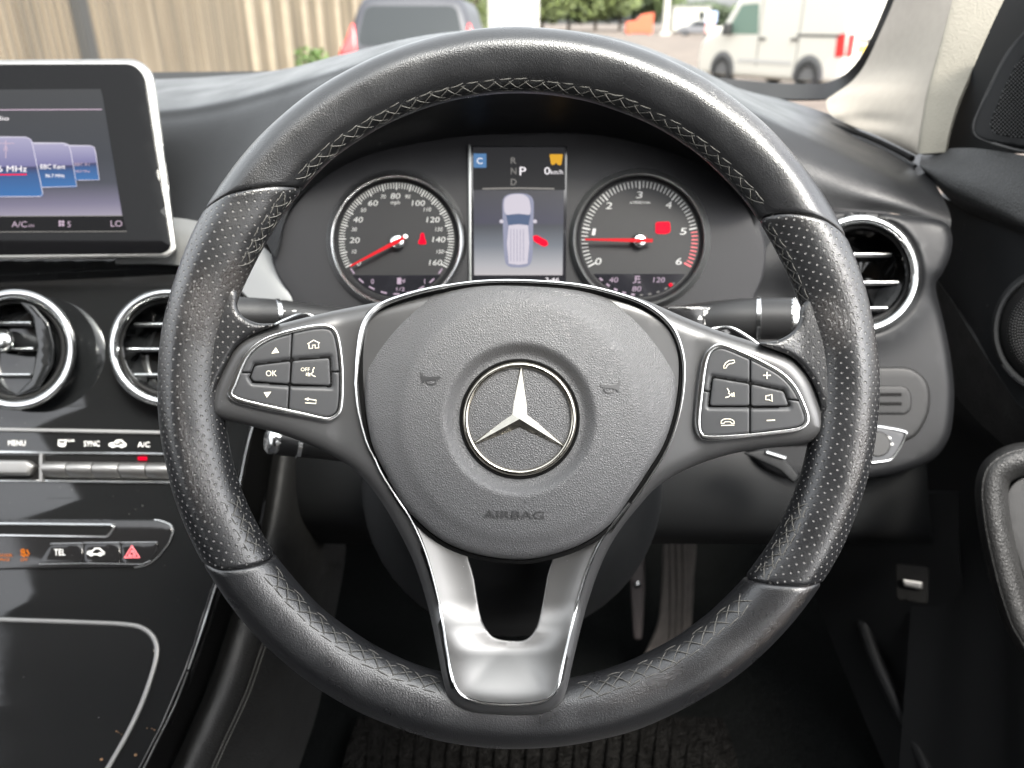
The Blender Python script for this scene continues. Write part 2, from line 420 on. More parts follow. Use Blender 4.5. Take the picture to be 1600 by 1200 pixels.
# ============================================================ STEERING WHEEL
WP = Pl(0.397, 810, 606); WC = WP.o; WU, WV, WN = RIGHT, UP, -FWD
RR, RM = 0.1690, 0.0160
TILT = -2.7          # the wheel is turned a little clockwise
wheel = thing('steering_wheel', 'worn black leather three spoke steering wheel with perforated grips and silver lower spoke', 'steering wheel', WC-UP*0.02)
def nm(N, Lk, op, a, b=None, c=None):
    n = N.new('ShaderNodeMath'); n.operation = op
    for i, q in enumerate((a, b, c)):
        if q is None: continue
        if isinstance(q, (int, float)): n.inputs[i].default_value = q
        else: Lk.new(q, n.inputs[i])
    return n.outputs[0]
def rim_leather(name, perf, wear=()):
    m = bpy.data.materials.new(name); m.use_nodes = True; nt = m.node_tree; N = nt.nodes; Lk = nt.links; b = N['Principled BSDF']
    uv = N.new('ShaderNodeUVMap'); sp = N.new('ShaderNodeSeparateXYZ'); Lk.new(uv.outputs[0], sp.inputs[0]); U, V = sp.outputs[0], sp.outputs[1]
    tc = N.new('ShaderNodeTexCoord'); O = tc.outputs['Object']
    def noise_(sc, det=3, vec=O):
        n = N.new('ShaderNodeTexNoise'); n.inputs['Scale'].default_value = sc; n.inputs['Detail'].default_value = det; Lk.new(vec, n.inputs['Vector']); return n.outputs['Fac']
    def mrange(x, a, c, d, e):
        n = N.new('ShaderNodeMapRange'); n.interpolation_type = 'SMOOTHSTEP'
        for i, q in enumerate((a, c, d, e)): n.inputs[i+1].default_value = q
        Lk.new(x, n.inputs[0]); return n.outputs[0]
    # rubbed patches, with a shape of their own, where hands rest
    W0 = mrange(noise_(28, 5), 0.50, 0.85, 0.0, 0.10)
    for (u0, v0, ru, rv, st) in wear:
        du = nm(N, Lk, 'DIVIDE', nm(N, Lk, 'SUBTRACT', U, u0), ru); dv = nm(N, Lk, 'DIVIDE', nm(N, Lk, 'SUBTRACT', V, v0), rv)
        dd = nm(N, Lk, 'SQRT', nm(N, Lk, 'ADD', nm(N, Lk, 'MULTIPLY', du, du), nm(N, Lk, 'MULTIPLY', dv, dv)))
        dd = nm(N, Lk, 'ADD', dd, nm(N, Lk, 'MULTIPLY', nm(N, Lk, 'SUBTRACT', noise_(120, 3), 0.5), 1.1))
        W0 = nm(N, Lk, 'MAXIMUM', W0, nm(N, Lk, 'MULTIPLY', mrange(dd, 0.1, 1.25, 1.0, 0.0), st))
    mx = N.new('ShaderNodeMix'); mx.data_type = 'RGBA'; Lk.new(W0, mx.inputs[0])
    mx.inputs[6].default_value = (0.0105, 0.0108, 0.0118, 1); mx.inputs[7].default_value = (0.036, 0.032, 0.030, 1)
    col = mx.outputs[2]
    # creases across the worn leather
    mp = N.new('ShaderNodeMapping'); mp.inputs['Scale'].default_value = (240, 900, 1); mp.inputs['Rotation'].default_value = (0, 0, 0.5); Lk.new(uv.outputs[0], mp.inputs[0])
    cr = N.new('ShaderNodeTexNoise'); cr.inputs['Scale'].default_value = 1.0; cr.inputs['Detail'].default_value = 4; cr.inputs['Distortion'].default_value = 0.6; Lk.new(mp.outputs[0], cr.inputs['Vector'])
    ch = nm(N, Lk, 'MULTIPLY', nm(N, Lk, 'ABSOLUTE', nm(N, Lk, 'SUBTRACT', cr.outputs['Fac'], 0.5)), W0)
    bp0 = N.new('ShaderNodeBump'); bp0.inputs['Strength'].default_value = 0.6; bp0.inputs['Distance'].default_value = 0.0018; Lk.new(ch, bp0.inputs['Height'])
    vo = N.new('ShaderNodeTexVoronoi'); vo.inputs['Scale'].default_value = 1500; vo.feature = 'F1'; Lk.new(O, vo.inputs['Vector'])
    bp1 = N.new('ShaderNodeBump'); bp1.inputs['Strength'].default_value = 0.35; bp1.inputs['Distance'].default_value = 0.00025
    Lk.new(vo.outputs['Distance'], bp1.inputs['Height']); Lk.new(bp0.outputs[0], bp1.inputs['Normal'])
    bp2 = N.new('ShaderNodeBump'); bp2.inputs['Strength'].default_value = 0.09; bp2.inputs['Distance'].default_value = 0.001; Lk.new(noise_(95, 4), bp2.inputs['Height']); Lk.new(bp1.outputs[0], bp2.inputs['Normal'])
    last = bp2.outputs[0]
    rough = nm(N, Lk, 'ADD', mrange(noise_(60, 4), 0.3, 0.7, 0.27, 0.34), nm(N, Lk, 'MULTIPLY', W0, -0.06))
    if perf:
        a = nm(N, Lk, 'DIVIDE', V, 0.00265); row = nm(N, Lk, 'FLOOR', a)
        x = nm(N, Lk, 'ADD', nm(N, Lk, 'DIVIDE', U, 0.0053), nm(N, Lk, 'MULTIPLY', nm(N, Lk, 'FLOORED_MODULO', row, 2.0), 0.5))
        fx = nm(N, Lk, 'MULTIPLY', nm(N, Lk, 'SUBTRACT', nm(N, Lk, 'FRACT', x), 0.5), 0.0053); fy = nm(N, Lk, 'MULTIPLY', nm(N, Lk, 'SUBTRACT', nm(N, Lk, 'FRACT', a), 0.5), 0.00265)
        ds = nm(N, Lk, 'SQRT', nm(N, Lk, 'ADD', nm(N, Lk, 'MULTIPLY', fx, fx), nm(N, Lk, 'MULTIPLY', fy, fy)))
        hole = mrange(ds, 0.00038, 0.00074, 1.0, 0.0)
        bp = N.new('ShaderNodeBump'); bp.inputs['Strength'].default_value = 1.0; bp.inputs['Distance'].default_value = 0.0009; bp.invert = True
        Lk.new(hole, bp.inputs['Height']); Lk.new(last, bp.inputs['Normal']); last = bp.outputs[0]
        m2 = N.new('ShaderNodeMix'); m2.data_type = 'RGBA'; Lk.new(hole, m2.inputs[0]); Lk.new(col, m2.inputs[6]); m2.inputs[7].default_value = (0.105, 0.103, 0.098, 1); col = m2.outputs[2]
        rough = nm(N, Lk, 'ADD', rough, nm(N, Lk, 'MULTIPLY', hole, 0.25))
    Lk.new(col, b.inputs['Base Color']); Lk.new(rough, b.inputs['Roughness']); Lk.new(last, b.inputs['Normal'])
    b.inputs['Specular IOR Level'].default_value = 0.85
    return m
def rim_pt(th, ph, off=0.0):
    """th degrees anticlockwise from +U, ph degrees from outward towards the driver"""
    t, p = R_(th), R_(ph)
    # the grips swell where the thumbs rest, on the inner side above the side spokes
    def bumpf(c, w): 
        dth = (th-c+180) % 360-180; return math.exp(-(dth/w)**2)
    sw = bumpf(150, 13)*1.0+bumpf(28, 13)*0.75
    inner = max(0.0, math.cos(p-math.pi*0.86))
    r = RM*(1+0.16*sw*inner)
    # two soft ridges give the section its facets
    r *= 1+0.045*math.exp(-(((ph-78+180) % 360-180)/15)**2)-0.025*math.exp(-(((ph-115+180) % 360-180)/18)**2)-0.02*math.exp(-(((ph-38+180) % 360-180)/18)**2)
    r += off
    rad = RR+r*math.cos(p)
    return WC+WU*(rad*math.cos(t))+WV*(rad*math.sin(t))+WN*(r*math.sin(p)*0.97)
def rim_seg(name, a_out, a_in, b_out, b_in, mt, n):
    """from seam a to seam b (angles at the outer and inner edge)"""
    NP = 72; vs = []; fs = []; uv = []
    ss = [0, 0.0006, 0.002, 0.005, 0.012]; ss = ss+list(np.linspace(0.02, 0.98, n))+[1-q for q in reversed(ss)]
    for s in ss:
        e = min(s, 1-s)*abs(b_out-a_out)   # degrees from the seam
        off = -0.0017*max(0, 1-e/0.55)**2
        for j in range(NP+1):
            ph = 360*j/NP; w = 0.5-0.5*math.cos(R_(ph)); w = (1-math.cos(R_(min(ph, 360-ph))))/2
            a = a_out+(a_in-a_out)*w; b = b_out+(b_in-b_out)*w
            # seam bows a little
            bow = 1.2*math.sin(R_(ph))*(1 if ph < 180 else 0.3)
            th = (a+bow*0.6)*(1-s)+(b+bow*0.6)*s
            o2 = 0.0004*noise.noise(Vector((th*0.12, ph*0.02, 3.1)))
            vs.append(rim_pt(th, ph, off+o2)); uv.append((R_(th)*RR, R_(ph)*RM))
    L = NP+1
    for i in range(len(ss)-1):
        for j in range(NP): fs.append((i*L+j, (i+1)*L+j, (i+1)*L+j+1, i*L+j+1))
    return mk(name, vs, fs, mt, wheel, uv=uv, smooth=60)
UVW = lambda th, ph: (R_(th)*RR, R_(ph)*RM)
wl = rim_leather('smooth_rim_leather', False, [(*UVW(52, 55), 0.05, 0.012, 0.5), (*UVW(292, 120), 0.03, 0.008, 0.35), (*UVW(320, 70), 0.06, 0.004, 0.7)])
wpL = rim_leather('perforated_rim_leather', True, [(*UVW(166, 118), 0.026, 0.016, 0.7), (*UVW(160, 165), 0.02, 0.014, 0.9), (*UVW(190, 95), 0.05, 0.004, 0.5), (*UVW(196, 120), 0.03, 0.008, 0.5)])
wpR = rim_leather('perforated_rim_leather_driver_side', True, [(*UVW(12, 140), 0.018, 0.022, 0.6), (*UVW(18, 80), 0.03, 0.006, 0.5), (*UVW(-12, 78), 0.05, 0.004, 0.7), (*UVW(33, 60), 0.02, 0.02, 0.5)])
o = rim_seg('leather_section', 24.2, 34.8, 150.3, 137.6, wl, 90); o['label'] = 'smooth leather along the top of the rim'
o = rim_seg('perforated_grip', 150.3, 137.6, 208.7, 214.4, wpL, 60); o['label'] = 'worn perforated leather grip beside the home button'
o = rim_seg('leather_section', 208.7, 214.4, 327.2, 320.2, wl, 90); o['label'] = 'smooth leather along the bottom of the rim'
o = rim_seg('perforated_grip', -32.8, -39.8, 24.2, 34.8, wpR, 60); o['label'] = 'worn perforated leather grip beside the phone button'
# hand stitching on the inner side
def stitches(t0, t1, p1, p2, pitch=3.0):
    m = MB(); n = int((t1-t0)/pitch)
    for i in range(n):
        a = t0+i*pitch+random.uniform(-0.15, 0.15); j = lambda: random.uniform(-2, 2)
        def st(ta, pa, tb, pb, lift=0.0003):
            pts = []
            for q in (0, 0.18, 0.5, 0.82, 1.0):
                l = -0.0003 if q in (0, 1) else lift+(0.0003 if q == 0.5 else 0)
                pts.append(rim_pt(ta+(tb-ta)*q, pa+(pb-pa)*q, l))
            m.add(tube(pts, 0.00027, n=5))
        st(a, p1+j(), a+pitch*1.15, p2+j(), 0.00025)
        st(a+pitch*0.35, p2+j(), a+pitch*1.3, p1+j(), 0.0004)
        st(a+pitch*0.1, p1-3+j(), a+pitch*0.95, p1-1+j(), 0.0001)
        if i % 2 == 0: st(a, p2+3, a+pitch*0.9, p2+2, 0.0001)
    return m.mk('stitching', M['thread'], wheel, kind='stuff')
stitches(37, 136, 148, 172)
stitches(216, 256, 134, 160); stitches(281, 318, 132, 160)
stitches(140, 158, 150, 172, 2.6); stitches(201, 213, 135, 160, 2.6); stitches(322, 340, 140, 163, 2.6); stitches(17, 33, 158, 178, 2.6)

# ---- dark spoke body behind the airbag, one plate with the lower opening
BP = Pl(0.4005, 810, 606)
body = crom([(600, 470), (520, 486), (450, 503), (413, 513), (384, 526), (365, 543), (350, 570), (336, 600), (327, 632), (332, 650), (352, 657), (400, 668), (455, 684), (512, 708), (556, 736), (590, 775), (622, 828), (648, 882), (668, 945), (682, 1010), (694, 1070), (708, 1098), (735, 1113), (790, 1119), (840, 1117), (868, 1106), (884, 1082), (896, 1030), (916, 950), (938, 885), (962, 838), (994, 796), (1030, 758), (1080, 730), (1140, 710), (1200, 700), (1258, 694), (1290, 678), (1293, 656), (1282, 624), (1270, 594), (1252, 570), (1230, 554), (1182, 536), (1124, 517), (1070, 496), (1010, 470), (960, 456), (880, 444), (810, 441), (730, 445), (660, 456)], 4)
hole = crom([(731, 850), (740, 905), (749, 960), (758, 984), (772, 999), (800, 1004), (824, 1001), (838, 984), (848, 950), (857, 900), (866, 850), (800, 846)], 4)
ins = crom([(606, 742), (634, 790), (656, 838), (674, 895), (688, 960), (699, 1030), (708, 1068), (722, 1088), (748, 1098), (790, 1102), (832, 1100), (858, 1092), (870, 1074), (880, 1030), (896, 962), (914, 900), (934, 850), (962, 806), (900, 790), (800, 800), (680, 770)], 4)
ins_np = np.array(ins)
def side_h(x):
    # the side spokes climb towards the driver where they meet the rim
    t = max(0, 545-x, x-1083); return 0.0004+t*0.00033*math.tan(R_(9.5))*min(1, t/30)
def spoke_h(y):
    # the lower spoke dips behind the hub and comes up over the rim at its foot
    a = max(0, min(1, (y-760)/160)); b = max(0, min(1, (y-940)/140)); return -0.004*a*a*(3-2*a)+0.0265*b*b*(3-2*b)
def hbody(x, y, s):
    q = np.array([[x, y]])
    if y > 735 and inpoly(q, ins_np)[0]: return spoke_h(y)-0.001 - min(0.014, 0.0012*distpoly(q, ins_np)[0]+0.001)
    # the plate swells towards the spokes and dips between rim and hub
    return side_h(x)+spoke_h(y)
g = pillow(BP, body, 0.022, bevel=24, hf=hbody, step=11, holes=[hole], prof=0.9)
mk('spoke_cover', *g, M['spoke'], wheel, smooth=50, label='dark satin cover carrying the side spokes')
# ---- silver lower spoke insert: a Y with a scooped foot
hole2 = crom([(733, 850), (741, 905), (750, 958), (759, 981), (773, 996), (800, 1001), (823, 998), (837, 981), (846, 950), (855, 900), (864, 850), (800, 846)], 4)
outer_np = np.array(ins)
def hins(x, y, s):
    do = distpoly(np.array([[x, y]]), outer_np[:len(outer_np)*18//21])[0]
    foot = max(0.0, min(1.0, (y-985)/30))
    dip = 0.0075*(1-math.exp(-do/30.0))+0.006*foot*(1-math.exp(-do/22.0))
    return spoke_h(y) - dip
g = pillow(BP, ins, 0.012, bevel=3, hf=hins, step=7, holes=[hole2], h0=0.0022)
mk('spoke_insert', *g, M['satin'], wheel, smooth=50, label='satin silver lower spoke with open middle')
def hb(q, e=0.0): return spoke_h(q[1])+e
tl = crom([(584, 713), (597, 741), (619, 776), (640, 808), (660, 850), (676, 900), (690, 962), (701, 1030), (709, 1066), (722, 1086), (748, 1097), (790, 1101), (832, 1099), (858, 1091), (871, 1073), (881, 1030), (897, 962), (915, 900), (936, 850), (960, 816), (984, 786)], 6, False)
mk('trim_line', *tube([BP.at(q[0], q[1], hb(q, 0.0021)) for q in tl], 0.0008, n=8), M['chrome_s'], wheel)
# inner walls of the opening
mk('column_cover', *lathe(Pl(0.46, 800, 800), 800, 760, [(0.1, 0.004), (150, 0.002), (200, -0.01), (230, -0.06), (235, -0.15)], 48), M['plastic_dark'], wheel)

# ---- airbag cover
AP = Pl(0.3895, 812, 655)
aout = crom([(576, 500), (567, 552), (569, 620), (581, 692), (604, 742), (632, 790), (664, 824), (696, 847), (732, 862), (772, 871), (816, 874), (852, 869), (892, 857), (926, 840), (954, 818), (980, 784), (1008, 742), (1038, 692), (1056, 632), (1061, 580), (1057, 542), (1041, 511), (1008, 484), (958, 465), (900, 453), (820, 447), (752, 447), (692, 455), (640, 467), (600, 481)], 8)
AC = (812.0, 654.5)
def hair(x, y, s):
    r = math.hypot(x-AC[0], y-AC[1])
    h = 0.0048*(1-(min(r, 198)/198)**2)
    if r > 178: 
        q = (r-178)/60; up_ = max(0.0, (AC[1]-y)/r); h -= (0.0095+0.0125*up_)*q*q/(0.6+q)
    # dish round the emblem
    if r < 122:
        q = max(0, min(1, (122-r)/24)); q = q*q*(3-2*q); h -= 0.0052*q
    return h
def airbag_mesh():
    N = 240; ang = np.linspace(0, 2*math.pi, N, endpoint=False); A = np.array(aout)
    ao = np.arctan2(A[:, 1]-AC[1], A[:, 0]-AC[0]); ro = np.hypot(A[:, 0]-AC[0], A[:, 1]-AC[1]); o_ = np.argsort(ao)
    rad = np.interp(ang, np.concatenate([ao[o_]+0, ao[o_]+2*math.pi]), np.concatenate([ro[o_], ro[o_]]), period=None) if False else np.interp((ang+math.pi) % (2*math.pi)-math.pi, ao[o_], ro[o_], period=2*math.pi)
    rings = [2, 20, 45, 70, 84, 92, 97, 101, 105, 109, 113, 117, 121, 125, 131, 140, 152, 164, 174, 182, 187, 192, 198]
    vs = []; fs = []
    for i, a in enumerate(ang):
        rl = [r for r in rings]; R1 = rad[i]
        for q in (0.25, 0.5, 0.72): rl.append(198+(R1-10-198)*q)
        rl += [R1-10, R1-7, R1-4, R1-2, R1-0.7, R1, R1]
        for k, r in enumerate(rl):
            x, y = AC[0]+r*math.cos(a), AC[1]+r*math.sin(a); h = hair(x, y, 0)
            e = R1-r
            if e < 10: h -= 10*AP.k*(1-math.sqrt(max(0, 1-(1-e/10)**2)))
            if k == len(rl)-1: h -= 0.016
            vs.append(AP.at(x, y, h))
    L = len(rl)
    for i in range(N):
        k = (i+1) % N
        for j in range(L-1): fs.append((i*L+j, i*L+j+1, k*L+j+1, k*L+j))
    vs.append(AP.at(*AC, hair(*AC, 0))); c = len(vs)-1
    for i in range(N): fs.append((c, i*L, ((i+1) % N)*L))
    return vs, fs
airbag = mk('airbag_cover', *airbag_mesh(), M['airbag'], wheel, smooth=70, label='grained black airbag cover')
# chrome line that runs round the airbag
tr = crom([(556, 600), (560, 552), (570, 506), (594, 478), (640, 460), (692, 448), (752, 440), (820, 439), (900, 445), (960, 458), (1010, 477), (1046, 506), (1063, 540), (1069, 580), (1064, 634), (1046, 694), (1016, 746), (988, 786)], 6, False)
tr2 = crom([(556, 600), (560, 640), (572, 688), (584, 714)], 6, False)
full = list(reversed(tr2))[:-1]+list(tr)
trm = [BP.at(q[0], q[1], 0.0026) for q in full]
rs = [0.0006+0.0011*math.exp(-((q[1]-500)/70)**2)*(1 if q[0] < 700 else 0.55) for q in full]
mk('trim_line', *tube(trm, rs, n=8), M['chrome_s'], wheel)
mk('airbag_gap', *tube([BP.at(q[0], q[1], -0.0004) for q in crom([(AC[0]+(p[0]-AC[0])*1.012, AC[1]+(p[1]-AC[1])*1.012) for p in aout[::8]], 6)], 0.0018, closed=True, n=6), M['black'], wheel)
# embossed word and horn signs
class AirFr:
    n = AP.n; k = AP.k
    def at(s, x, y, h=0): return AP.at(x, y, hair(x, y, 0)+h)
AF = AirFr()
M['emboss'] = mat('emboss_relief_shade', (0.040, 0.040, 0.041), 0.36)  # airbag plastic toned darker, relief shade put into the colour
mk('lettering', *text(AF, 'AIRBAG', 803, 804, 13, h=0.0, w=95, rot=-1.0, ext=0.0006), M['emboss'], airbag, smooth=0)
def horn(cx, cy, s):
    q = lambda x, y: (cx+s*x, cy+y)
    m = MB()
    m.add(flatpoly(AF, [q(-16, -8), q(-11, -2), q(-2, 0), q(14, -1), q(15, 2), q(4, 3.5), q(-8, 4.5), q(-15, 10), q(-14, 4), q(-16, -1)], 0.0006))
    m.add(strokes(AF, [[q(*z) for z in arc(1, 6, 8, 0, 360, 14, 4.5)]], 1.3, 0.0004))
    m.add(strokes(AF, [[q(-16, -9), q(-12, -2), q(-2, -0.5), q(15, -1.5)]], 0.9, 0.0005))
    return m.mk('horn_symbol', M['emboss'], airbag)
horn(673, 590, 1); horn(953, 603, -1)
# ---- emblem: ring and three pointed star
em_h = hair(AC[0]+80, AC[1], 0)
ring = lathe(AP, AC[0], AC[1], [(79.5, em_h-0.001), (79.8, em_h+0.0010), (81.5, em_h+0.0020), (84.5, em_h+0.0025), (87.5, em_h+0.0020), (89.8, em_h+0.0008), (90.2, em_h-0.001)], 96)
emblem = mk('emblem', *ring, M['emblem'], wheel, smooth=70, label='round silver emblem with three pointed star')
mk('emblem_gap', *lathe(AP, AC[0], AC[1], [(89.5, em_h-0.0002), (92.2, em_h+0.00035), (94.2, em_h+0.0001)], 96), M['black'], emblem)
vs = []; fs = []
def ep(r, a, h): return AP.at(AC[0]+r*math.cos(R_(a)), AC[1]-r*math.sin(R_(a)), em_h+h)
vs.append(ep(0, 0, 0.0042))
for k in range(3):
    a = 90+TILT*0.6+120*k
    vs += [ep(14.8, a-60, 0.0004), ep(80.5, a-1.5, 0.0004), ep(80.5, a, 0.0016), ep(80.5, a+1.5, 0.0004)]
for k in range(3):
    b = 1+4*k; nx = 1+4*((k+1) % 3)
    fs += [(0, b, b+2), (b, b+1, b+2), (0, b+2, nx), (b+2, b+3, nx)]
# sink walls
nb = len(vs); vs += [v-AP.n*0.002 for v in list(vs)]
for k in range(3):
    b = 1+4*k; nx = 1+4*((k+1) % 3)
    for a_, c_ in ((b, b+1), (b+1, b+2), (b+2, b+3), (b+3, nx)): fs.append((a_, a_+nb, c_+nb, c_))
mk('star', vs, fs, M['emblem'], emblem, smooth=0)

# ---- button pads
def off_poly(poly, d):
    A = np.array(poly); tn = np.roll(A, -1, axis=0)-np.roll(A, 1, axis=0); nn = np.stack([-tn[:, 1], tn[:, 0]], 1); nn /= np.hypot(*nn.T)[:, None]
    c = A.mean(0); s = np.sign(((A-c)*nn).sum()); return [tuple(q) for q in A+nn*s*d]
def clip(poly, a, b, c):
    """keep the side a*x+b*y<=c of a convex-ish polygon"""
    out = []
    for i in range(len(poly)):
        p, q = poly[i], poly[(i+1) % len(poly)]; fp = a*p[0]+b*p[1]-c; fq = a*q[0]+b*q[1]-c
        if fp <= 0: out.append(tuple(p))
        if fp*fq < 0: t = fp/(fp-fq); out.append((p[0]+(q[0]-p[0])*t, p[1]+(q[1]-p[1])*t))
    return out
def side(p, q):
    """half-plane left of p->q in pixel coordinates (y down)"""
    a = (q[1]-p[1]); b = -(q[0]-p[0]); return a, b, a*p[0]+b*p[1]
def pad(name, outline, vdiv, hdiv, centers, label, syms):
    fr = Pl(0.3992, 540, 600, yaw=9.5) if outline[0][0] < 800 else Pl(0.3992, 1088, 606, yaw=-9.5)
    poly = crom(outline, 4)
    base = pillow(fr, off_poly(poly, -1), 0.006, bevel=0, step=14, h0=0.0010)
    pd = mk(name, *base, M['black'], wheel, label=label)
    mk('bezel', *tube([fr.at(x, y, 0.0016) for x, y in poly], [0.0011+0.0006*max(0, math.cos(math.atan2(y-np.mean([q[1] for q in poly]), x-np.mean([q[0] for q in poly]))-(math.pi*0.85 if 'home' in label else math.pi*0.95))) for x, y in poly], closed=True, n=8, flat=0.8, nrm=fr.n), M['chrome_s'], pd)
    inn = off_poly(poly, -4.2)
    v0, v1 = vdiv; h0, h1 = hdiv
    sv = side(v0, v1); sh = side(h0, h1); neg = lambda s: (-s[0], -s[1], -s[2])
    sgn = lambda s, p: s[0]*p[0]+s[1]*p[1]-s[2]
    allc = []
    for c in centers: allc.append(off_poly(c, 1.3))
    union = crom([tuple(np.array(q)) for q in []], 1) if False else None
    cx, cy = (v0[0]+v1[0])/2, (h0[1]+h1[1])/2
    def shrink(s, g):   # move the half plane by g px
        l = math.hypot(s[0], s[1]); return (s[0], s[1], s[2]-g*l)
    for sx in (sv, neg(sv)):
        for sy in (sh, neg(sh)):
            q = clip(clip(inn, *shrink(sx, 0.9)), *shrink(sy, 0.7))
            if len(q) < 3: continue
            def hf(x, y, s, cs=centers):
                # raised rim towards the middle keys, hollow where they sit
                dm = 1e9
                for c in allc:
                    pt = np.array([[x, y]])
                    d = distpoly(pt, c)[0]
                    if inpoly(pt, c)[0]: d = -d
                    dm = min(dm, d)
                return -0.0022 if dm < 0.5 else -0.0012*math.exp(-(max(0, dm-1)/3.0)**2)
            mk('button', *pillow(fr, q, 0.003, bevel=2.6, hf=hf, step=2.6, h0=0.0022), M['button'], pd, smooth=50)
    for c in centers:
        mk('button', *pillow(fr, rpoly(c, 5), 0.003, bevel=2.2, step=5, h0=0.0026), M['button'], pd, smooth=50)
    class SF:
        k = fr.k; n = fr.n
        def at(s, x, y, h=0): return fr.at(x, y, 0.0023+h)
    sf = SF()
    for nme, g in syms(sf): mk(nme, *g, M['print'], pd, smooth=0)
    return pd
def symsL(f):
    out = []
    out.append(('arrow_symbol', flatpoly(f, [(424, 552.5), (436, 551), (431, 542.5)], 0.0002)))
    out.append(('arrow_symbol', flatpoly(f, [(412, 613), (424, 612), (417, 621.5)], 0.0002)))
    out.append(('home_symbol', strokes(f, [[(480.5, 537.5), (490, 531.5), (499.5, 536), (497.5, 537), (498, 543.5), (492.5, 544), (492.3, 539), (488.3, 539.3), (488.5, 544), (483, 544.5), (482.5, 538)]], 0.85, 0.0003)))
    out.append(('ok_lettering', text(f, 'OK', 424, 583, 9.5, w=17, h=0.0006)))
    m = MB(); m.add(text(f, 'OFF', 477, 577, 6, w=14, h=0.0006)).add(strokes(f, [[(491, 574), (488.5, 579), (489.5, 581), (486, 584), (488, 586.5), (493, 588.5)], [(479, 582.5), (478.5, 587)], [(481.5, 582), (481.5, 588)], [(484, 583), (484, 588)]], 0.8, 0.0006))
    out.append(('voice_symbol', (m.v, m.f)))
    m = MB(); m.add(flatpoly(f, [(475.5, 623.5), (482.5, 621), (482, 626.5)], 0.0002)).add(strokes(f, [[(482, 623.5), (494, 625.5), (493.5, 630.5), (477, 629.5)]], 0.9, 0.0003)); out.append(('back_symbol', (m.v, m.f)))
    return out
pad('button_pad', [(360, 615), (366, 600), (376, 574), (387, 554), (402, 539), (422, 527.5), (448, 519.5), (478, 512.5), (500, 509.5), (513, 510.5), (522, 516), (528, 530), (532, 555), (534, 582), (534, 615), (531.5, 639), (525, 649.5), (513, 655), (500, 653.5), (470, 647), (425, 638), (380, 627.5), (366, 622)],
    ((457.5, 505), (449.5, 660)), ((360, 582.5), (540, 581)), [[(392, 590), (398.5, 571.5), (454, 564.5), (452.3, 600), (396, 595.5)], [(457, 564), (514.5, 559.5), (516.5, 602.5), (454.3, 600.3)]], 'button pad with home and OK keys', symsL)
def symsR(f):
    out = []
    out.append(('phone_symbol', strokes(f, [[(1131, 572), (1134, 567), (1139, 563.5), (1147, 562.5), (1148, 566), (1143.5, 568), (1139.5, 568.5), (1136, 571.5), (1134.5, 575), (1131, 575.5), (1131, 572)]], 0.8, 0.0003)))
    out.append(('plus_symbol', strokes(f, [[(1192.5, 586.5), (1204.5, 586.5)], [(1198.5, 581), (1198.5, 592)]], 0.9, 0.0003)))
    out.append(('voice_symbol', strokes(f, [[(1136, 606.5), (1139.5, 612), (1138, 614.5), (1142, 616.5), (1138.5, 620), (1133.5, 621)], [(1143.5, 614), (1144, 620)], [(1146.5, 613), (1147, 620)]], 0.9, 0.0006)))
    out.append(('mute_symbol', strokes(f, [[(1196.5, 618.5), (1201, 618), (1206, 616), (1206.5, 627.5), (1201.5, 624.5), (1196.5, 624.5), (1196.5, 618.5)]], 0.9, 0.0006)))
    out.append(('hangup_symbol', strokes(f, [[(1126.5, 661.5), (1127, 657.5), (1131, 655), (1136, 654.3), (1142, 655), (1146.5, 657.5), (1147.5, 661.5), (1143, 661.5), (1141, 659), (1133, 659), (1131, 661.5), (1126.5, 661.5)], [(1127, 664.8), (1147.5, 664.3)]], 0.8, 0.0003)))
    out.append(('minus_symbol', strokes(f, [[(1198, 657), (1211, 656.5)]], 1.0, 0.0003)))
    return out
pad('button_pad', [(1090, 660), (1092.5, 630), (1096, 600), (1100.5, 570), (1107, 551), (1120, 541), (1134, 541.5), (1160, 552), (1190, 566), (1220, 583), (1240, 603), (1253, 627), (1261.5, 652), (1257.5, 664), (1244, 671), (1200, 677), (1150, 682), (1107, 684), (1094, 678)],
    ((1172.3, 530), (1171.5, 690)), ((1085, 609.5), (1265, 627.5)), [[(1114, 590.5), (1171, 600), (1170.8, 634), (1109, 634)], [(1173.5, 600.5), (1224, 611.5), (1232, 634), (1173.2, 634.8)]], 'button pad with phone and volume keys', symsR)

# ---- leather gussets where the rim flows over the side spokes
def unproj(v):
    q = v-CAMP; d = q.dot(FWD); return 800+FPX*q.dot(RIGHT)/d, 600-FPX*q.dot(UP)/d
def gusset(pts, mt, hfun):
    g = pillow(Pl(0.397, 810, 606), crom(pts, 5), 0.02, bevel=9, hf=hfun, step=7)
    k = 0.397/FPX; uv = []
    for v in g[0]:
        x, y = unproj(v); uv.append((-(y-606)*k, (x-810)*k))
    mk('leather_gusset', *g, mt, wheel, smooth=60, uv=uv)
gusset([(322, 470), (352, 446), (370, 456), (371, 480), (381, 495), (404, 505), (436, 506), (413, 515), (386, 528), (367, 545), (352, 572), (339, 600), (330, 628), (316, 620), (310, 560), (314, 510)], wpL, lambda x, y, s: 0.0068+0.0022*max(0, min(1, (372-x)/60)))
gusset([(1302, 470), (1272, 462), (1252, 478), (1248, 500), (1238, 518), (1214, 532), (1186, 537), (1232, 555), (1252, 572), (1269, 597), (1281, 627), (1289, 652), (1304, 640), (1318, 570), (1314, 505)], wpR, lambda x, y, s: 0.0068+0.0030*max(0, min(1, (x-1252)/60)))
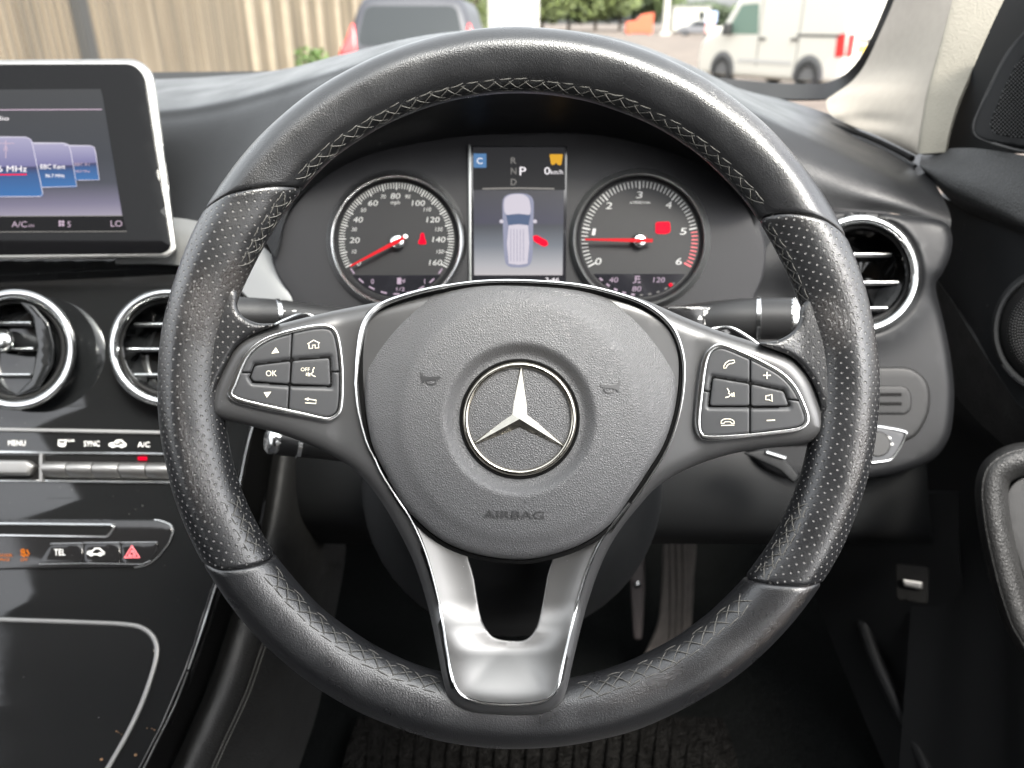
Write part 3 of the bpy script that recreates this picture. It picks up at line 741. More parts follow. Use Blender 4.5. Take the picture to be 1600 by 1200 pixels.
# ============================================================ DASHBOARD
dash = thing('dashboard', 'black soft grained dashboard with rounded hood over the dials', 'dashboard', P(810, 420, 0.75))
rA0 = [(-1010, 134, 1.060), (-560, 128, 1.060), (-160, 128, 1.06), (60, 127, 1.06), (250, 124, 1.06), (340, 120, 1.06), (440, 112, 1.06), (530, 100, 1.05), (640, 84, 1.04), (740, 76, 1.04), (880, 76, 1.04), (980, 84, 1.03), (1080, 112, 1.0), (1160, 140, 0.97), (1240, 160, 0.93), (1330, 190, 0.88), (1400, 215, 0.82), (1452, 248, 0.765)]
rA = [(-1010, 136, 1.000), (-560, 130, 1.000), (-160, 130, 1.0), (60, 129, 1.0), (240, 127, 0.98), (340, 121, 0.95), (440, 109, 0.90), (530, 86, 0.84), (640, 60, 0.79), (740, 48, 0.765), (880, 48, 0.765), (980, 64, 0.78), (1080, 102, 0.80), (1160, 143, 0.81), (1240, 180, 0.80), (1330, 220, 0.78), (1410, 252, 0.75), (1462, 286, 0.72)]
rB = [(-1010, 174, 0.800), (-560, 168, 0.800), (-160, 168, 0.80), (60, 168, 0.80), (240, 164, 0.79), (340, 152, 0.77), (440, 128, 0.73), (530, 102, 0.69), (640, 76, 0.655), (740, 63, 0.635), (880, 63, 0.635), (980, 80, 0.65), (1080, 118, 0.67), (1160, 160, 0.685), (1240, 198, 0.692), (1330, 240, 0.692), (1410, 274, 0.692), (1472, 306, 0.692)]
rB2 = [(-1010, 198, 0.770), (-560, 192, 0.770), (-160, 192, 0.770), (60, 192, 0.770), (240, 187, 0.760), (340, 174, 0.742), (440, 148, 0.702), (530, 118, 0.661), (640, 91, 0.627), (740, 77, 0.608), (880, 77, 0.608), (980, 95, 0.621), (1080, 135, 0.640), (1160, 178, 0.657), (1240, 218, 0.666), (1330, 260, 0.669), (1410, 292, 0.671), (1480, 322, 0.675)]
rC = [(-1010, 236, 0.757), (-560, 230, 0.757), (-160, 230, 0.757), (60, 230, 0.757), (240, 224, 0.747), (340, 212, 0.728), (440, 184, 0.686), (530, 146, 0.642), (640, 114, 0.606), (740, 98, 0.587), (880, 98, 0.587), (980, 117, 0.599), (1080, 162, 0.621), (1160, 210, 0.642), (1240, 254, 0.654), (1330, 294, 0.659), (1410, 316, 0.661), (1486, 342, 0.667)]
rD = [(-1010, 351, 0.752), (-560, 345, 0.752), (-160, 345, 0.752), (60, 345, 0.752), (240, 345, 0.742), (320, 345, 0.720), (390, 330, 0.672), (480, 232, 0.60), (600, 166, 0.575), (740, 140, 0.565), (880, 138, 0.565), (1000, 158, 0.57), (1100, 220, 0.585), (1170, 300, 0.61), (1232, 318, 0.656), (1325, 326, 0.664), (1410, 336, 0.664), (1484, 362, 0.668)]
mk('dash_pad', *loft([rA0, rA, rB, rB2, rC, rD], 6, 5, 0.004), M['plastic'], dash, smooth=60)
mk('demister_slot', *tube([P(*q) for q in crom([(1296, 196, 0.848), (1340, 209, 0.815), (1385, 228, 0.787), (1425, 248, 0.755)], 6, False)], 0.0035, n=8), M['black'], dash, smooth=60)
mk('demister_edge', *tube([P(*q) for q in crom([(1300, 205, 0.835), (1345, 218, 0.803), (1390, 238, 0.775), (1430, 260, 0.742)], 6, False)], 0.0022, n=8), M['plastic'], dash, smooth=60)
# hood lining behind the wheel, from the lip in to the dial panel
lip = rD[6:15]
inn = [(428, 400, 0.63), (462, 315, 0.635), (560, 248, 0.64), (700, 216, 0.64), (800, 209, 0.64), (930, 210, 0.64), (1080, 250, 0.64), (1160, 315, 0.64), (1192, 400, 0.64)]
lip2 = [(x, y+3, d-0.004) for x, y, d in lip]
mk('hood_lining', *loft([lip, lip2, [((a[0]+b[0])/2, (a[1]+b[1])/2, (a[2]+b[2])/2+0.004) for a, b in zip(lip2, inn)], inn], 6, 4, 0.002), M['plastic_fine'], dash, smooth=60)
# lit sensor hump on the hood lining
# right end panel of the dash that carries the vent
RP = Pl(0.662, 1345, 428, yaw=-6)
rp_out = crom([(1180, 330), (1300, 330), (1400, 335), (1470, 345), (1487, 365), (1486, 395), (1474, 425), (1462, 448), (1474, 500), (1486, 560), (1491, 620), (1484, 680), (1460, 716), (1420, 735), (1370, 746), (1300, 752), (1220, 745), (1170, 700), (1160, 560), (1160, 400)], 5)
def hrp(x, y, s): return 0.006*max(0, min(1, (460-y)/40)) + 0.004*math.exp(-((math.hypot(x-1345, y-428)-95)/25)**2)
mk('end_panel', *pillow(RP, rp_out, 0.05, bevel=14, hf=hrp, step=12, holes=[[(1345+90*math.cos(R_(a)), 428+90*math.sin(R_(a))) for a in range(0, 360, 6)]]), M['plastic_fine'], dash, smooth=60)
# grey switch surround with slits
M['switch'] = mat('switch_plastic', (0.011, 0.011, 0.0112), 0.5, spec=0.28, bump=[('n', 1500, 0.12, 0.0002)])
sw = rpoly([(1180, 573), (1425, 573), (1452, 596), (1455, 640), (1430, 690), (1180, 700)], [5, 30, 25, 30, 30, 5])
sp_ = mk('switch_surround', *pillow(RP, sw, 0.01, bevel=6, step=12, h0=0.003), M['switch'], dash, smooth=60)
mk('grille', *pillow(RP, rpoly([(1200, 602), (1415, 603), (1425, 616), (1424, 640), (1415, 648), (1200, 647)], 8), 0.006, bevel=3, step=9, h0=0.0045), M['switch'], sp_)
for y in (616.5, 631): mk('slit', *box(RP, 1230, 1409, y-2.6, y+2.6, 0.0035, 0.0049), M['black'], sp_, smooth=0)
# headlamp switch below it, framed by a chrome line
lsp = [(1340, 663), (1376, 666), (1417, 675), (1412, 690), (1398, 715), (1388, 721), (1360, 726), (1320, 726)]
lm = mk('lamp_switch', *pillow(RP, rpoly(lsp, [2, 8, 6, 4, 8, 6, 4, 2]), 0.01, bevel=3, step=9, h0=0.0044), M['piano2'], dash, smooth=60)
mk('chrome_edge', *tube([RP.at(x, y, 0.006) for x, y in crom([(1330, 662), (1376, 666.5), (1410, 673), (1417, 677)], 5, False)], 0.0012, n=8), M['chrome_s'], lm)
mk('chrome_edge', *tube([RP.at(x, y, 0.005) for x, y in crom([(1417, 677), (1408, 697), (1396, 714), (1384, 720), (1340, 725)], 5, False)], 0.0007, n=8), M['chrome_s'], lm)
mk('knob', *lathe(RP, 1372, 694, [(0.1, 0.010), (18, 0.010), (20, 0.008), (20, 0.003)], 32), M['plastic_grey'], lm)
for a, b in (((1386, 682), (1392, 685)), ((1388, 694), (1396, 694))): mk('lamp_symbol', *strokes(RP, [[a, b]], 1.4, 0.0062), M['print_w'], lm)
# gloss trim band between screen and dials, sky reflection put into its grey colour
tb1 = [(180, 338, 0.705), (290, 342, 0.70), (390, 372, 0.675), (440, 415, 0.655), (475, 462, 0.642), (500, 490, 0.64)]
tb2 = [(180, 372, 0.690), (290, 374, 0.685), (370, 400, 0.665), (415, 432, 0.65), (440, 464, 0.642), (460, 490, 0.64)]
tb3 = [(180, 412, 0.685), (280, 414, 0.682), (350, 434, 0.668), (385, 462, 0.655), (400, 478, 0.648), (420, 500, 0.645)]
mk('trim_band', *loft([tb1, tb2, tb3], 6, 5, 0.003), mat('trim_band_sky_grey', (0.22, 0.22, 0.215), 0.38, metal=0.7), dash, smooth=60)
# knee panel and steering column shroud
kp = [[(400, 640, 0.78), (560, 640, 0.72), (800, 640, 0.68), (1040, 640, 0.68), (1300, 680, 0.70), (1445, 690, 0.76)],
      [(400, 720, 0.77), (560, 730, 0.72), (800, 740, 0.68), (1040, 740, 0.68), (1300, 760, 0.69), (1450, 760, 0.76)],
      [(420, 800, 0.79), (560, 815, 0.75), (800, 825, 0.72), (1040, 828, 0.71), (1300, 830, 0.71), (1455, 825, 0.79)],
      [(430, 850, 0.86), (560, 850, 0.84), (800, 850, 0.82), (1040, 850, 0.80), (1300, 850, 0.78), (1460, 850, 0.83)]]
mk('knee_panel', *loft(kp, 5, 5, 0.004), M['plastic_dark'], dash, smooth=60)
upk = [[(330, 470, 0.68), (500, 470, 0.66), (800, 480, 0.65), (1100, 470, 0.66), (1300, 480, 0.69)], [(330, 560, 0.72), (500, 560, 0.69), (800, 560, 0.68), (1100, 560, 0.69), (1300, 560, 0.71)], [(330, 660, 0.78), (500, 660, 0.74), (800, 660, 0.70), (1100, 660, 0.70), (1300, 690, 0.71)]]
mk('column_surround', *loft(upk, 5, 4, 0.004), M['plastic_dark'], dash, smooth=60)

pg = [[(-1010, 345, 0.752), (-700, 345, 0.752), (-400, 345, 0.75), (-150, 345, 0.745)], [(-1010, 500, 0.74), (-700, 500, 0.74), (-400, 500, 0.735), (-150, 500, 0.73)], [(-1010, 700, 0.76), (-700, 700, 0.76), (-400, 700, 0.755), (-165, 700, 0.745)], [(-1010, 900, 0.86), (-700, 900, 0.86), (-400, 900, 0.85), (-175, 900, 0.82)]]
mk('glovebox_panel', *loft(pg, 5, 5, 0.004), M['plastic'], dash, smooth=60)
# ---- air vents (round, chrome ringed)
def vent(fr, cx, cy, r, label, slats, ball=False):
    base = fr.at(cx, cy, 0)
    v = thing('air_vent', label, 'air vent', base)
    k = fr.k
    mk('ring', *lathe(fr, cx, cy, [(r-17, -0.004), (r-16, 0.004), (r-12, 0.008), (r-7, 0.0105), (r-3, 0.010), (r, 0.007), (r+1.5, 0.0)], 80), M['chrome_s'], v, smooth=70)
    mk('inner_ring', *lathe(fr, cx, cy, [(r-22, -0.008), (r-21.5, -0.001), (r-19, 0.0008), (r-16.5, -0.001)], 72), M['plastic_grey'], v, smooth=70)
    mk('bowl', *lathe(fr, cx, cy, [(r-16.5, -0.004), (r-23, -0.006), (r-26, -0.03), (r-34, -0.05), (0.1, -0.055)], 64), M['piano2'], v, smooth=70)
    for (y, x0, x1) in slats:
        mk('slat', *pillow(Wf(fr.at(cx, y, -0.006), RIGHT, fr.n*-1), rpoly([((x0-cx)*k, 0), ((x1-cx)*k, 0), ((x1-cx)*k-0.008, 0.03), ((x0-cx)*k+0.008, 0.03)], 0.002), 0.0022, bevel=0.0008, step=0.01, back=True), M['plastic_fine'], v, smooth=60)
        mk('slat_edge', *tube([fr.at(x0+2, y+1, -0.0055), fr.at(x1-2, y+1, -0.0055)], 0.0007, n=6), M['chrome_s'], v)
    return v
vent(RP, 1345, 428, 93, 'round chrome ringed air vent at the end of the dash beside the door', [(396, 1290, 1394), (440, 1282, 1405), (480, 1296, 1388)])

# ============================================================ CENTRE STACK (gloss black)
class Stack:
    """the gloss black centre stack: curves towards the driver as it runs down into the console"""
    k = 0.68/FPX
    ys = [300, 405, 650, 800, 950, 1100, 1300]; ds = [0.702, 0.70, 0.690, 0.676, 0.652, 0.622, 0.580]
    n = (-FWD+UP*0.22).normalized()
    def dd(s, py): return float(np.interp(py, s.ys, s.ds))
    def at(s, px, py, h=0.0): return P(px, py, s.dd(py)) + s.n*h
CS = Stack()
stack = thing('centre_stack', 'glossy black centre stack running down into the console with climate keys', 'console', CS.at(60, 1000))
cs_out = dens(rpoly([(-160, 404), (300, 404), (395, 470), (405, 620), (383, 700), (356, 850), (331, 925), (292, 1045), (252, 1138), (212, 1215), (-160, 1230)], [2, 30, 30, 20, 20, 20, 10, 10, 5, 2, 2]), 12)
panel = mk('gloss_panel', *pillow(CS, cs_out, 0.02, bevel=5, step=16), M['piano'], stack, smooth=50)
edge = crom([(404, 625), (383, 702), (370, 770), (355, 852), (331, 927), (311, 990), (292, 1046)], 6, False)
mk('chrome_edge', *tube([CS.at(x+2, y, -0.001) for x, y in edge], 0.0009, n=6), M['chrome_s'], stack)
edge = crom([(291, 1050), (272, 1098), (253, 1138), (232, 1180), (214, 1216)], 6, False)
mk('chrome_edge', *tube([CS.at(x+2, y, -0.001) for x, y in edge], 0.0008, n=6), M['chrome_s'], stack)
# climate key strip
mk('chrome_strip', *tube([CS.at(x, y, 0.0015) for x, y in [(-150, 668), (0, 671.5), (120, 673.5), (330, 678)]], 0.0019, n=8, flat=0.8, nrm=CS.n), M['satin'], stack)
lab = MB()
for s, x, y, hh, w in (('MENU', 27, 692, 8.5, 27), ('SYNC', 144, 693, 8.5, 25), ('A/C', 225, 694.5, 8.5, 19), ('REAR', 110, 688.5, 4, 14)): mk('key_lettering', *text(CS, s, x, y, hh, h=0.0006, w=w), M['print_w'], stack, smooth=0)
lab.add(strokes(CS, [[(92, 688), (103, 688), (103, 695), (99, 697), (92, 696), (92, 688)], [(95, 692), (95, 698)], [(98, 692), (98, 698)], [(101, 692), (101, 698)]], 0.9, 0.0006))
def caricon(cx, cy, s):
    q = lambda x, y: (cx+x*s, cy+y*s)
    return [[q(-13, 3), q(-12, 0), q(-5, -1), q(-1, -5), q(6, -5), q(10, -1), q(13, 1), q(13, 4), q(9, 4)], [q(5, 4), q(-5, 4)], [q(-9, 4), q(-13, 3)], [q(x, y) for x, y in arc(-7, 4, 2.2, 0, 360, 8)], [q(x, y) for x, y in arc(7, 4, 2.2, 0, 360, 8)]]
lab.mk('heater_symbol', M['print_w'], stack, smooth=0); lab = MB()
lab.add(strokes(CS, caricon(184, 693, 1.0), 0.9, 0.0006)).add(strokes(CS, [[(188, 692), (181, 691), (183, 694)]], 0.8, 0.0006))
lab.mk('recirculation_symbol', M['print_w'], stack, smooth=0)
mk('chrome_strip', *tube([CS.at(x, y, 0.0012) for x, y in [(-150, 704), (0, 706.5), (120, 708), (335, 711)]], 0.0012, n=8), M['chrome_s'], stack)
mk('key_well', *pillow(CS, [(-150, 709), (335, 714), (335, 754), (-150, 752)], 0.004, h0=0.0004, step=30), M['black'], stack, smooth=0)
mk('chrome_strip', *tube([CS.at(x, y, 0.0015) for x, y in [(-150, 749), (0, 751), (120, 752.5), (335, 755)]], 0.0012, n=8), M['chrome_s'], stack)
mk('divider', *box(CS, 65.5, 70.5, 710, 753, 0.0, 0.004), M['satin'], stack, smooth=0)
xs = [72, 110, 150, 191, 233, 275, 316]
for a, b in zip(xs[:-1], xs[1:]):
    m = MB()
    yy = lambda x, o: 712+(x-70)*0.012+o
    prof = [(9, 0.001), (9.5, 0.004), (17, 0.0085), (22, 0.009), (28, 0.007), (34, 0.0015)]
    for x in (a+0.6, a+1.6, b-1.6, b-0.6):
        i = 0.0 if a+1 < x < b-1 else -0.0007
        m.v += [CS.at(x, yy(x, o), h+i) for o, h in prof]
    L = len(prof)
    m.f += [(i*L+j, i*L+j+1, (i+1)*L+j+1, (i+1)*L+j) for i in range(3) for j in range(L-1)]
    m.f += [tuple(range(L)), tuple(reversed(range(3*L, 4*L)))]
    m.mk('climate_key', M['satin'], stack, smooth=40)
mk('climate_key', *pillow(CS, rpoly([(-150, 718), (50, 720), (62, 729), (52, 744), (-150, 743)], 5), 0.004, bevel=6, step=10, h0=0.008), M['satin'], stack, smooth=50)
mk('key_lamp', *pillow(CS, rpoly([(217, 714), (231, 714), (231, 719.5), (217, 719.5)], 1.5), 0.001, step=6, h0=0.0022), M['red'], stack, smooth=0)
# disc slot panel
dp = rpoly([(-160, 811), (250, 812), (274, 822), (268, 846), (236, 886), (-160, 893)], [2, 14, 12, 14, 26, 2])
dpn = mk('disc_panel', *pillow(CS, dp, 0.002, bevel=3, step=16, h0=0.0022), M['piano2'], stack, smooth=50)
mk('panel_edge', *tube([CS.at(x, y, 0.0016) for x, y in dp[7:-6]], 0.0006, n=6), M['chrome_s'], dpn)
slot = [(-150, 816), (0, 818.5), (178, 820.5), (183, 823), (172, 837), (168, 839), (0, 836.5), (-150, 834)]
mk('disc_slot', *pillow(CS, [(-150, 819), (178, 823), (168, 836), (-150, 832)], 0.001, step=30, h0=0.0024), M['black'], dpn, smooth=0)
mk('slot_edge', *tube([CS.at(x, y, 0.0028) for x, y in slot], 0.0012, n=8), M['chrome_s'], dpn)
bt = [(64, 880), (82, 851), (249, 847), (248, 862), (236, 878), (225, 881)]
for (a, b) in ((64, 133), (134, 191), (192, 250)):
    q = clip(clip(rpoly(bt, [4, 8, 3, 10, 6, 6]), -1, 0, -a-0.6), 1, 0, b-0.6)
    mk('panel_key', *pillow(CS, q, 0.001, bevel=1.5, step=9, h0=0.0032), M['piano2'], dpn, smooth=50)
for pts in ([(64, 881), (140, 880), (225, 881.5), (238, 876)], [(82, 849.5), (132, 848.5)], [(134, 848), (190, 847.5)], [(192, 847.5), (248, 847)]):
    mk('key_edge', *tube([CS.at(x, y, 0.0029) for x, y in pts], 0.0004, n=6), M['chrome_s'], dpn)
mk('key_lettering', *text(CS, 'TEL', 97, 862.5, 10, h=0.0036, w=17), M['print_w'], dpn, smooth=0)
mk('car_symbol', *strokes(CS, caricon(153, 862, 1.0), 1.0, 0.0036), M['print_w'], dpn, smooth=0)
M['hazard'] = mat('hazard_red_print', (0.75, 0.16, 0.18), 0.5, emis=(0.8, 0.15, 0.17, 0.15))
mk('hazard_symbol', *strokes(CS, [[(198, 871), (209.5, 853.5), (221, 871), (198, 871)], [(204.5, 868), (209.5, 860), (214.5, 868), (204.5, 868)]], 1.6, 0.0038), M['hazard'], dpn, smooth=0)
m = MB(); m.add(text(CS, 'PASSENGER', -2, 867.5, 4.6, h=0.003, w=50)).add(text(CS, 'AIR BAG', -4, 874, 4.6, h=0.003, w=44)).add(text(CS, 'OFF', 41, 874.5, 5, h=0.003, w=11))
m.add(strokes(CS, [[(x, y) for x, y in arc(39, 861, 2.6, 0, 360, 8)], [(41, 864), (44, 868), (48, 868)], [(36, 866), (42, 870)], [(45, 859), (49, 866)]], 1.1, 0.0031))
m.mk('airbag_lamp', M['orange'], dpn, smooth=0)
# roller lid of the console, outlined in chrome
lid = crom([(-160, 962), (0, 968), (120, 972), (200, 976), (228, 984), (243, 1000), (246, 1022), (238, 1055), (222, 1100), (198, 1150), (165, 1208)], 6, False)
mk('chrome_strip', *tube([CS.at(x, y, 0.001) for x, y in lid], 0.0021, n=8, flat=0.7, nrm=CS.n), M['satin'], stack)
M['lid'] = mat('gloss_lid', (0.010, 0.0105, 0.011), 0.07, dust=(130, 0.07, (0.12, 0.118, 0.115)), rvar=0.03)
mk('console_lid', *pillow(CS, [tuple(q) for q in crom([(-160, 968), (0, 973), (120, 977), (198, 981), (224, 989), (237, 1003), (240, 1022), (232, 1055), (216, 1100), (192, 1150), (158, 1212)], 6, False)]+[(-160, 1225)], 0.001, step=18, h0=0.0008), M['lid'], stack, smooth=0)
# crumbs lying on the lid
M['crumb'] = mat('crumb', (0.20, 0.11, 0.055), 0.8)
for x, y, r in ((183, 1142, 1.2), (186, 1144, 0.9), (191, 1147, 0.9), (231, 1137, 0.9), (238, 1138, 0.9), (242, 1140, 1.0), (160, 1186, 2.4), (213, 1179, 2.2)):
    o = mk('crumb', *lathe(CS, x, y, [(r, 0.001), (r*0.8, 0.001+r*0.8*CS.k), (0.1, 0.001+r*1.2*CS.k)], 8), M['crumb'])
    tag(o, 'larger amber crumb on the glossy console either side of the chrome strip' if r > 2 else 'tiny brown crumb on the glossy console by the chrome strip', 'crumb', 'large crumbs on the console' if r > 2 else 'tiny crumbs on the console')
vent(Pl(0.678, 24, 545), 24, 546, 94, 'round chrome ringed air vent in the centre stack under the radio screen', [(503, -45, 50), (543, -50, 54), (584, -45, 50)])
vent(Pl(0.672, 262, 543), 262, 543, 92, 'round chrome ringed air vent behind the steering wheel rim', [(505, 208, 315), (544, 196, 325), (584, 208, 315)])
v1 = [o for o in bpy.data.objects if o.name == 'air_vent.001'][0]
VF = Pl(0.678, 24, 545)
mk('deflector', *pillow(VF, rpoly([(28, 470), (52, 498), (58, 545), (50, 592), (22, 620), (60, 610), (84, 570), (86, 540), (78, 505), (52, 474)], 6), 0.012, bevel=5, step=8, h0=0.004), M['piano'], v1, smooth=60)
mk('knob', *lathe(VF, 4, 533, [(0.1, 0.012), (10, 0.0115), (15, 0.009), (18, 0.003), (19, -0.01)], 24), M['chrome_s'], v1, smooth=60)
# driver's side flank of the console: dark reveal, padded roll, stitched leather
f0 = [(406, 600, 0.695), (392, 690, 0.692), (360, 850, 0.678), (334, 930, 0.66), (296, 1045, 0.638), (256, 1140, 0.618), (216, 1220, 0.600)]
f1 = [(440, 600, 0.76), (428, 690, 0.76), (398, 850, 0.75), (366, 940, 0.73), (328, 1055, 0.70), (288, 1150, 0.68), (250, 1230, 0.66)]
mk('console_flank', *loft([f0, f1], 5, 1, 0.004, smooth_v=False), M['black'], stack, smooth=0)
f2 = [(442, 600, 0.75), (430, 690, 0.75), (402, 850, 0.74), (369, 940, 0.72), (331, 1055, 0.69), (291, 1150, 0.665), (253, 1230, 0.65)]
f3 = [(452, 600, 0.735), (442, 690, 0.735), (416, 850, 0.722), (384, 945, 0.705), (347, 1060, 0.675), (308, 1155, 0.652), (272, 1235, 0.635)]
f4 = [(470, 600, 0.745), (462, 690, 0.745), (440, 850, 0.735), (412, 950, 0.715), (376, 1065, 0.685), (338, 1160, 0.664), (303, 1240, 0.648)]
f5 = [(492, 600, 0.79), (486, 690, 0.79), (470, 850, 0.78), (446, 960, 0.765), (414, 1075, 0.735), (378, 1170, 0.71), (342, 1250, 0.69)]
f6 = [(540, 600, 0.92), (540, 700, 0.92), (540, 860, 0.92), (520, 980, 0.90), (500, 1095, 0.86), (470, 1190, 0.82), (440, 1270, 0.80)]
mk('padded_flank', *loft([f2, f3, f4, f5, f6], 6, 6, 0.004), M['leather'], stack, smooth=60)
g0_ = [(-160, 404, 0.705), (-160, 650, 0.695), (-160, 800, 0.68), (-160, 950, 0.656), (-160, 1230, 0.60)]; g1_ = [(-178, 404, 0.80), (-178, 650, 0.80), (-178, 800, 0.80), (-178, 950, 0.86), (-178, 1230, 0.86)]
mk('console_flank', *loft([g0_, g1_], 4, 1, 0.004, smooth_v=False), M['plastic_dark'], stack, smooth=0)
m = MB()
for o_ in (-3, 3):
    q = crom([(431+o_, 955, 0.727), (411+o_, 1013, 0.711), (386+o_, 1085, 0.686), (352+o_, 1160, 0.662), (318+o_, 1235, 0.643)], 16, False)
    for a, b in zip(q[:-1], q[1:]):
        c = a*0.85+b*0.15; e = a*0.15+b*0.85; m.add(tube([P(*c), P(*((c+e)/2-np.array([0, 0, 0.0006]))), P(*e)], 0.0005, n=5))
m.mk('stitching', M['thread'], stack, kind='stuff')

# ============================================================ RADIO SCREEN
SP = Pl(0.665, 130, 250, yaw=4, pitch=-4)
scr = thing('radio_screen', 'free standing radio display with silver frame showing station tiles', 'screen', SP.at(100, 400))
fo = rpoly([(-170, 95), (215, 92), (240, 112), (277, 392), (262, 402), (-170, 408)], [4, 42, 24, 16, 14, 4])
mk('frame', *pillow(SP, fo, 0.014, bevel=5, step=14, back=True), M['satin'], scr, smooth=60)
fi = rpoly([(-170, 101), (208, 100), (226, 118), (268, 386), (256, 396), (-170, 400)], [4, 40, 24, 14, 12, 4])
mk('glass', *pillow(SP, fi, 0.002, bevel=2, step=20, h0=0.0012), mat('screen_glass', (0.003, 0.003, 0.0034), 0.06, spec=0.10), scr, smooth=60)
class Off:
    def __init__(s, f, o): s.f = f; s.o = o; s.k = f.k; s.n = f.n
    def at(s, x, y, h=0): return s.f.at(x, y, s.o+h)
SS = Off(SP, 0.0014); M['tile_line'] = emit('tile_outline', (0.75, 0.72, 0.85), 0.6)
M['scr_bg'] = emit_grad('radio_background', [(0.0, (0.40, 0.36, 0.46)), (0.10, (0.22, 0.20, 0.30)), (0.26, (0.05, 0.055, 0.08)), (0.45, (0.025, 0.03, 0.045)), (1.0, (0.035, 0.037, 0.042))], st=0.62)
disp = mk('display', *flatpoly(SS, [(-160, 141), (157, 139), (160, 148), (191, 337), (-160, 341)], 0), M['scr_bg'], scr, smooth=0)
M['scr_bar'] = emit('radio_bar', (0.02, 0.02, 0.022), 0.5)
mk('status_bar', *flatpoly(SS, [(-160, 339), (191, 337), (197, 360), (-160, 362)], 0.0001), M['scr_bar'], disp, smooth=0)
mk('bar_edge', *strokes(SS, [[(-160, 338.5), (191, 337)], [(-160, 363), (198, 361.5)]], 0.6, 0.0002), M['greyglow'], disp)
mk('top_rule', *strokes(SS, [[(-160, 172.5), (159, 171)]], 0.9, 0.0002), M['lilac'], disp)
M['tile_hi'] = emit_grad('tile', [(0.0, (0.015, 0.14, 0.40)), (0.36, (0.012, 0.08, 0.25)), (0.475, (0.02, 0.02, 0.09)), (0.50, (0.17, 0.16, 0.34)), (0.95, (0.36, 0.34, 0.50)), (1.0, (0.7, 0.68, 0.75))], st=0.75)
mk('tile', *flatpoly(SS, rpoly([(100, 227), (148, 228), (155, 281), (100, 282)], [2, 9, 2, 2]), 0.0002), M['tile_hi'], disp, smooth=0)
mk('tile', *flatpoly(SS, rpoly([(40, 223), (108, 223.5), (120, 292.5), (40, 293)], [2, 10, 3, 2]), 0.0004), M['tile_hi'], disp, smooth=0)
mk('tile', *flatpoly(SS, rpoly([(-120, 213), (50, 214), (68, 307), (-120, 308)], [2, 12, 4, 2]), 0.0006), M['tile_hi'], disp, smooth=0)
for a_ in (('Radio', -4, 184.5, 7, 0.0003, 36), ('104.6 MHz', 6, 263.5, 10, 0.0009, 72), ('BBC Kent', 82.5, 260, 7.5, 0.0007, 39), ('96.7 MHz', 86, 274.5, 5.5, 0.0007, 30)): mk('lettering', *text(SS, a_[0], a_[1], a_[2], a_[3], h=a_[4], w=a_[5]), M['whiteglow'], disp, smooth=0)
for a_ in (('BBC R1', 128, 256.5, 5, 0.0004, 23), ('98.8 MHz', 129, 267.5, 4, 0.0004, 23), ('A/C', 30, 350, 9.5, 0.0003, 24), ('ON', 48.5, 352.5, 4, 0.0003, 9), ('5', 108, 350, 9.5, 0.0003, None), ('LO', 182, 349, 10, 0.0003, 18)): mk('lettering', *text(SS, a_[0], a_[1], a_[2], a_[3], h=a_[4], w=a_[5]), M['lilac'], disp, smooth=0)
m = MB()
for dx, dy in ((-2.4, -2.4), (2.4, -2.4), (-2.4, 2.4), (2.4, 2.4)): m.add(flatpoly(SS, arc(96+dx, 349+dy, 2.3, 0, 350, 8), 0.0003))
m.add(strokes(SS, [[(9, 219), (9, 247)], [(6, 236), (9, 226), (12, 236)], [(-4, 224), (22, 224)]], 0.7, 0.0009))
for pts in ([(100, 227), (141, 227.6), (147, 230), (149.5, 238), (155, 281), (122, 281.5)], [(50, 223), (100, 223.4), (107, 226), (110.5, 236), (120, 291), (66, 292.8)], [(-120, 213), (40, 214), (48, 218), (51.5, 229), (67, 303), (63, 307), (-120, 308)]):
    mk('tile_edge', *strokes(SS, [pts], 0.55, 0.0008), M['tile_line'], disp)
m.mk('screen_symbols', M['lilac'], disp, smooth=0)
mk('red_underline', *strokes(SS, [[(-60, 273), (10, 273), (42, 272.5)]], 1.0, 0.0009), M['red'], disp)

# ============================================================ INSTRUMENT CLUSTER
IP = Pl(0.640, 810, 340)
clus = thing('instrument_cluster', 'instrument cluster with two round dials either side of a colour display', 'instrument cluster', IP.at(810, 480))
cp = crom([(424, 400), (440, 350), (475, 300), (540, 252), (620, 226), (710, 212), (800, 207), (905, 207), (1000, 219), (1095, 252), (1155, 300), (1190, 360), (1196, 410), (1180, 460), (1140, 500), (800, 520), (500, 490), (450, 455)], 5)
mk('panel', *pillow(IP, cp, 0.01, bevel=4, step=20, holes=[]), M['dialpanel'], clus, smooth=60)
def dial(cx, cy, r, label, ringmat, ringw):
    fc = mk('dial', *lathe(IP, cx, cy, [(0.1, 0.0012), (r-ringw-6, 0.0012), (r-ringw-1, 0.004), (r-ringw, 0.006)], 72), M['dial'], clus, smooth=30, label=label)
    mk('bezel', *lathe(IP, cx, cy, [(r-ringw, 0.004), (r-ringw*0.9, 0.0065), (r-ringw*0.45, 0.0080), (r-1, 0.006), (r+0.5, 0.003), (r+4, 0.0005)], 80), ringmat, fc, smooth=70)
    return fc
def polar(cx, cy, r, a): return (cx+r*math.cos(R_(a)), cy-r*math.sin(R_(a)))
DF = Off(IP, 0.0014)
def tick(m, cx, cy, a, r0, r1, w):
    c, s = math.cos(R_(a)), math.sin(R_(a)); q = []
    for r, e in ((r0, -w), (r1, -w), (r1, w), (r0, w)): q.append((cx+r*c-e*s, cy-r*s-e*c))
    m.add(flatpoly(DF, q, 0.0001))
M['bezel_dark'] = mat('dark_bezel', (0.16, 0.165, 0.165), 0.3, metal=0.8)
sp = dial(619.5, 375.5, 106, 'speedometer dial marked from 0 to 160', M['chrome_s'], 9)
m = MB()
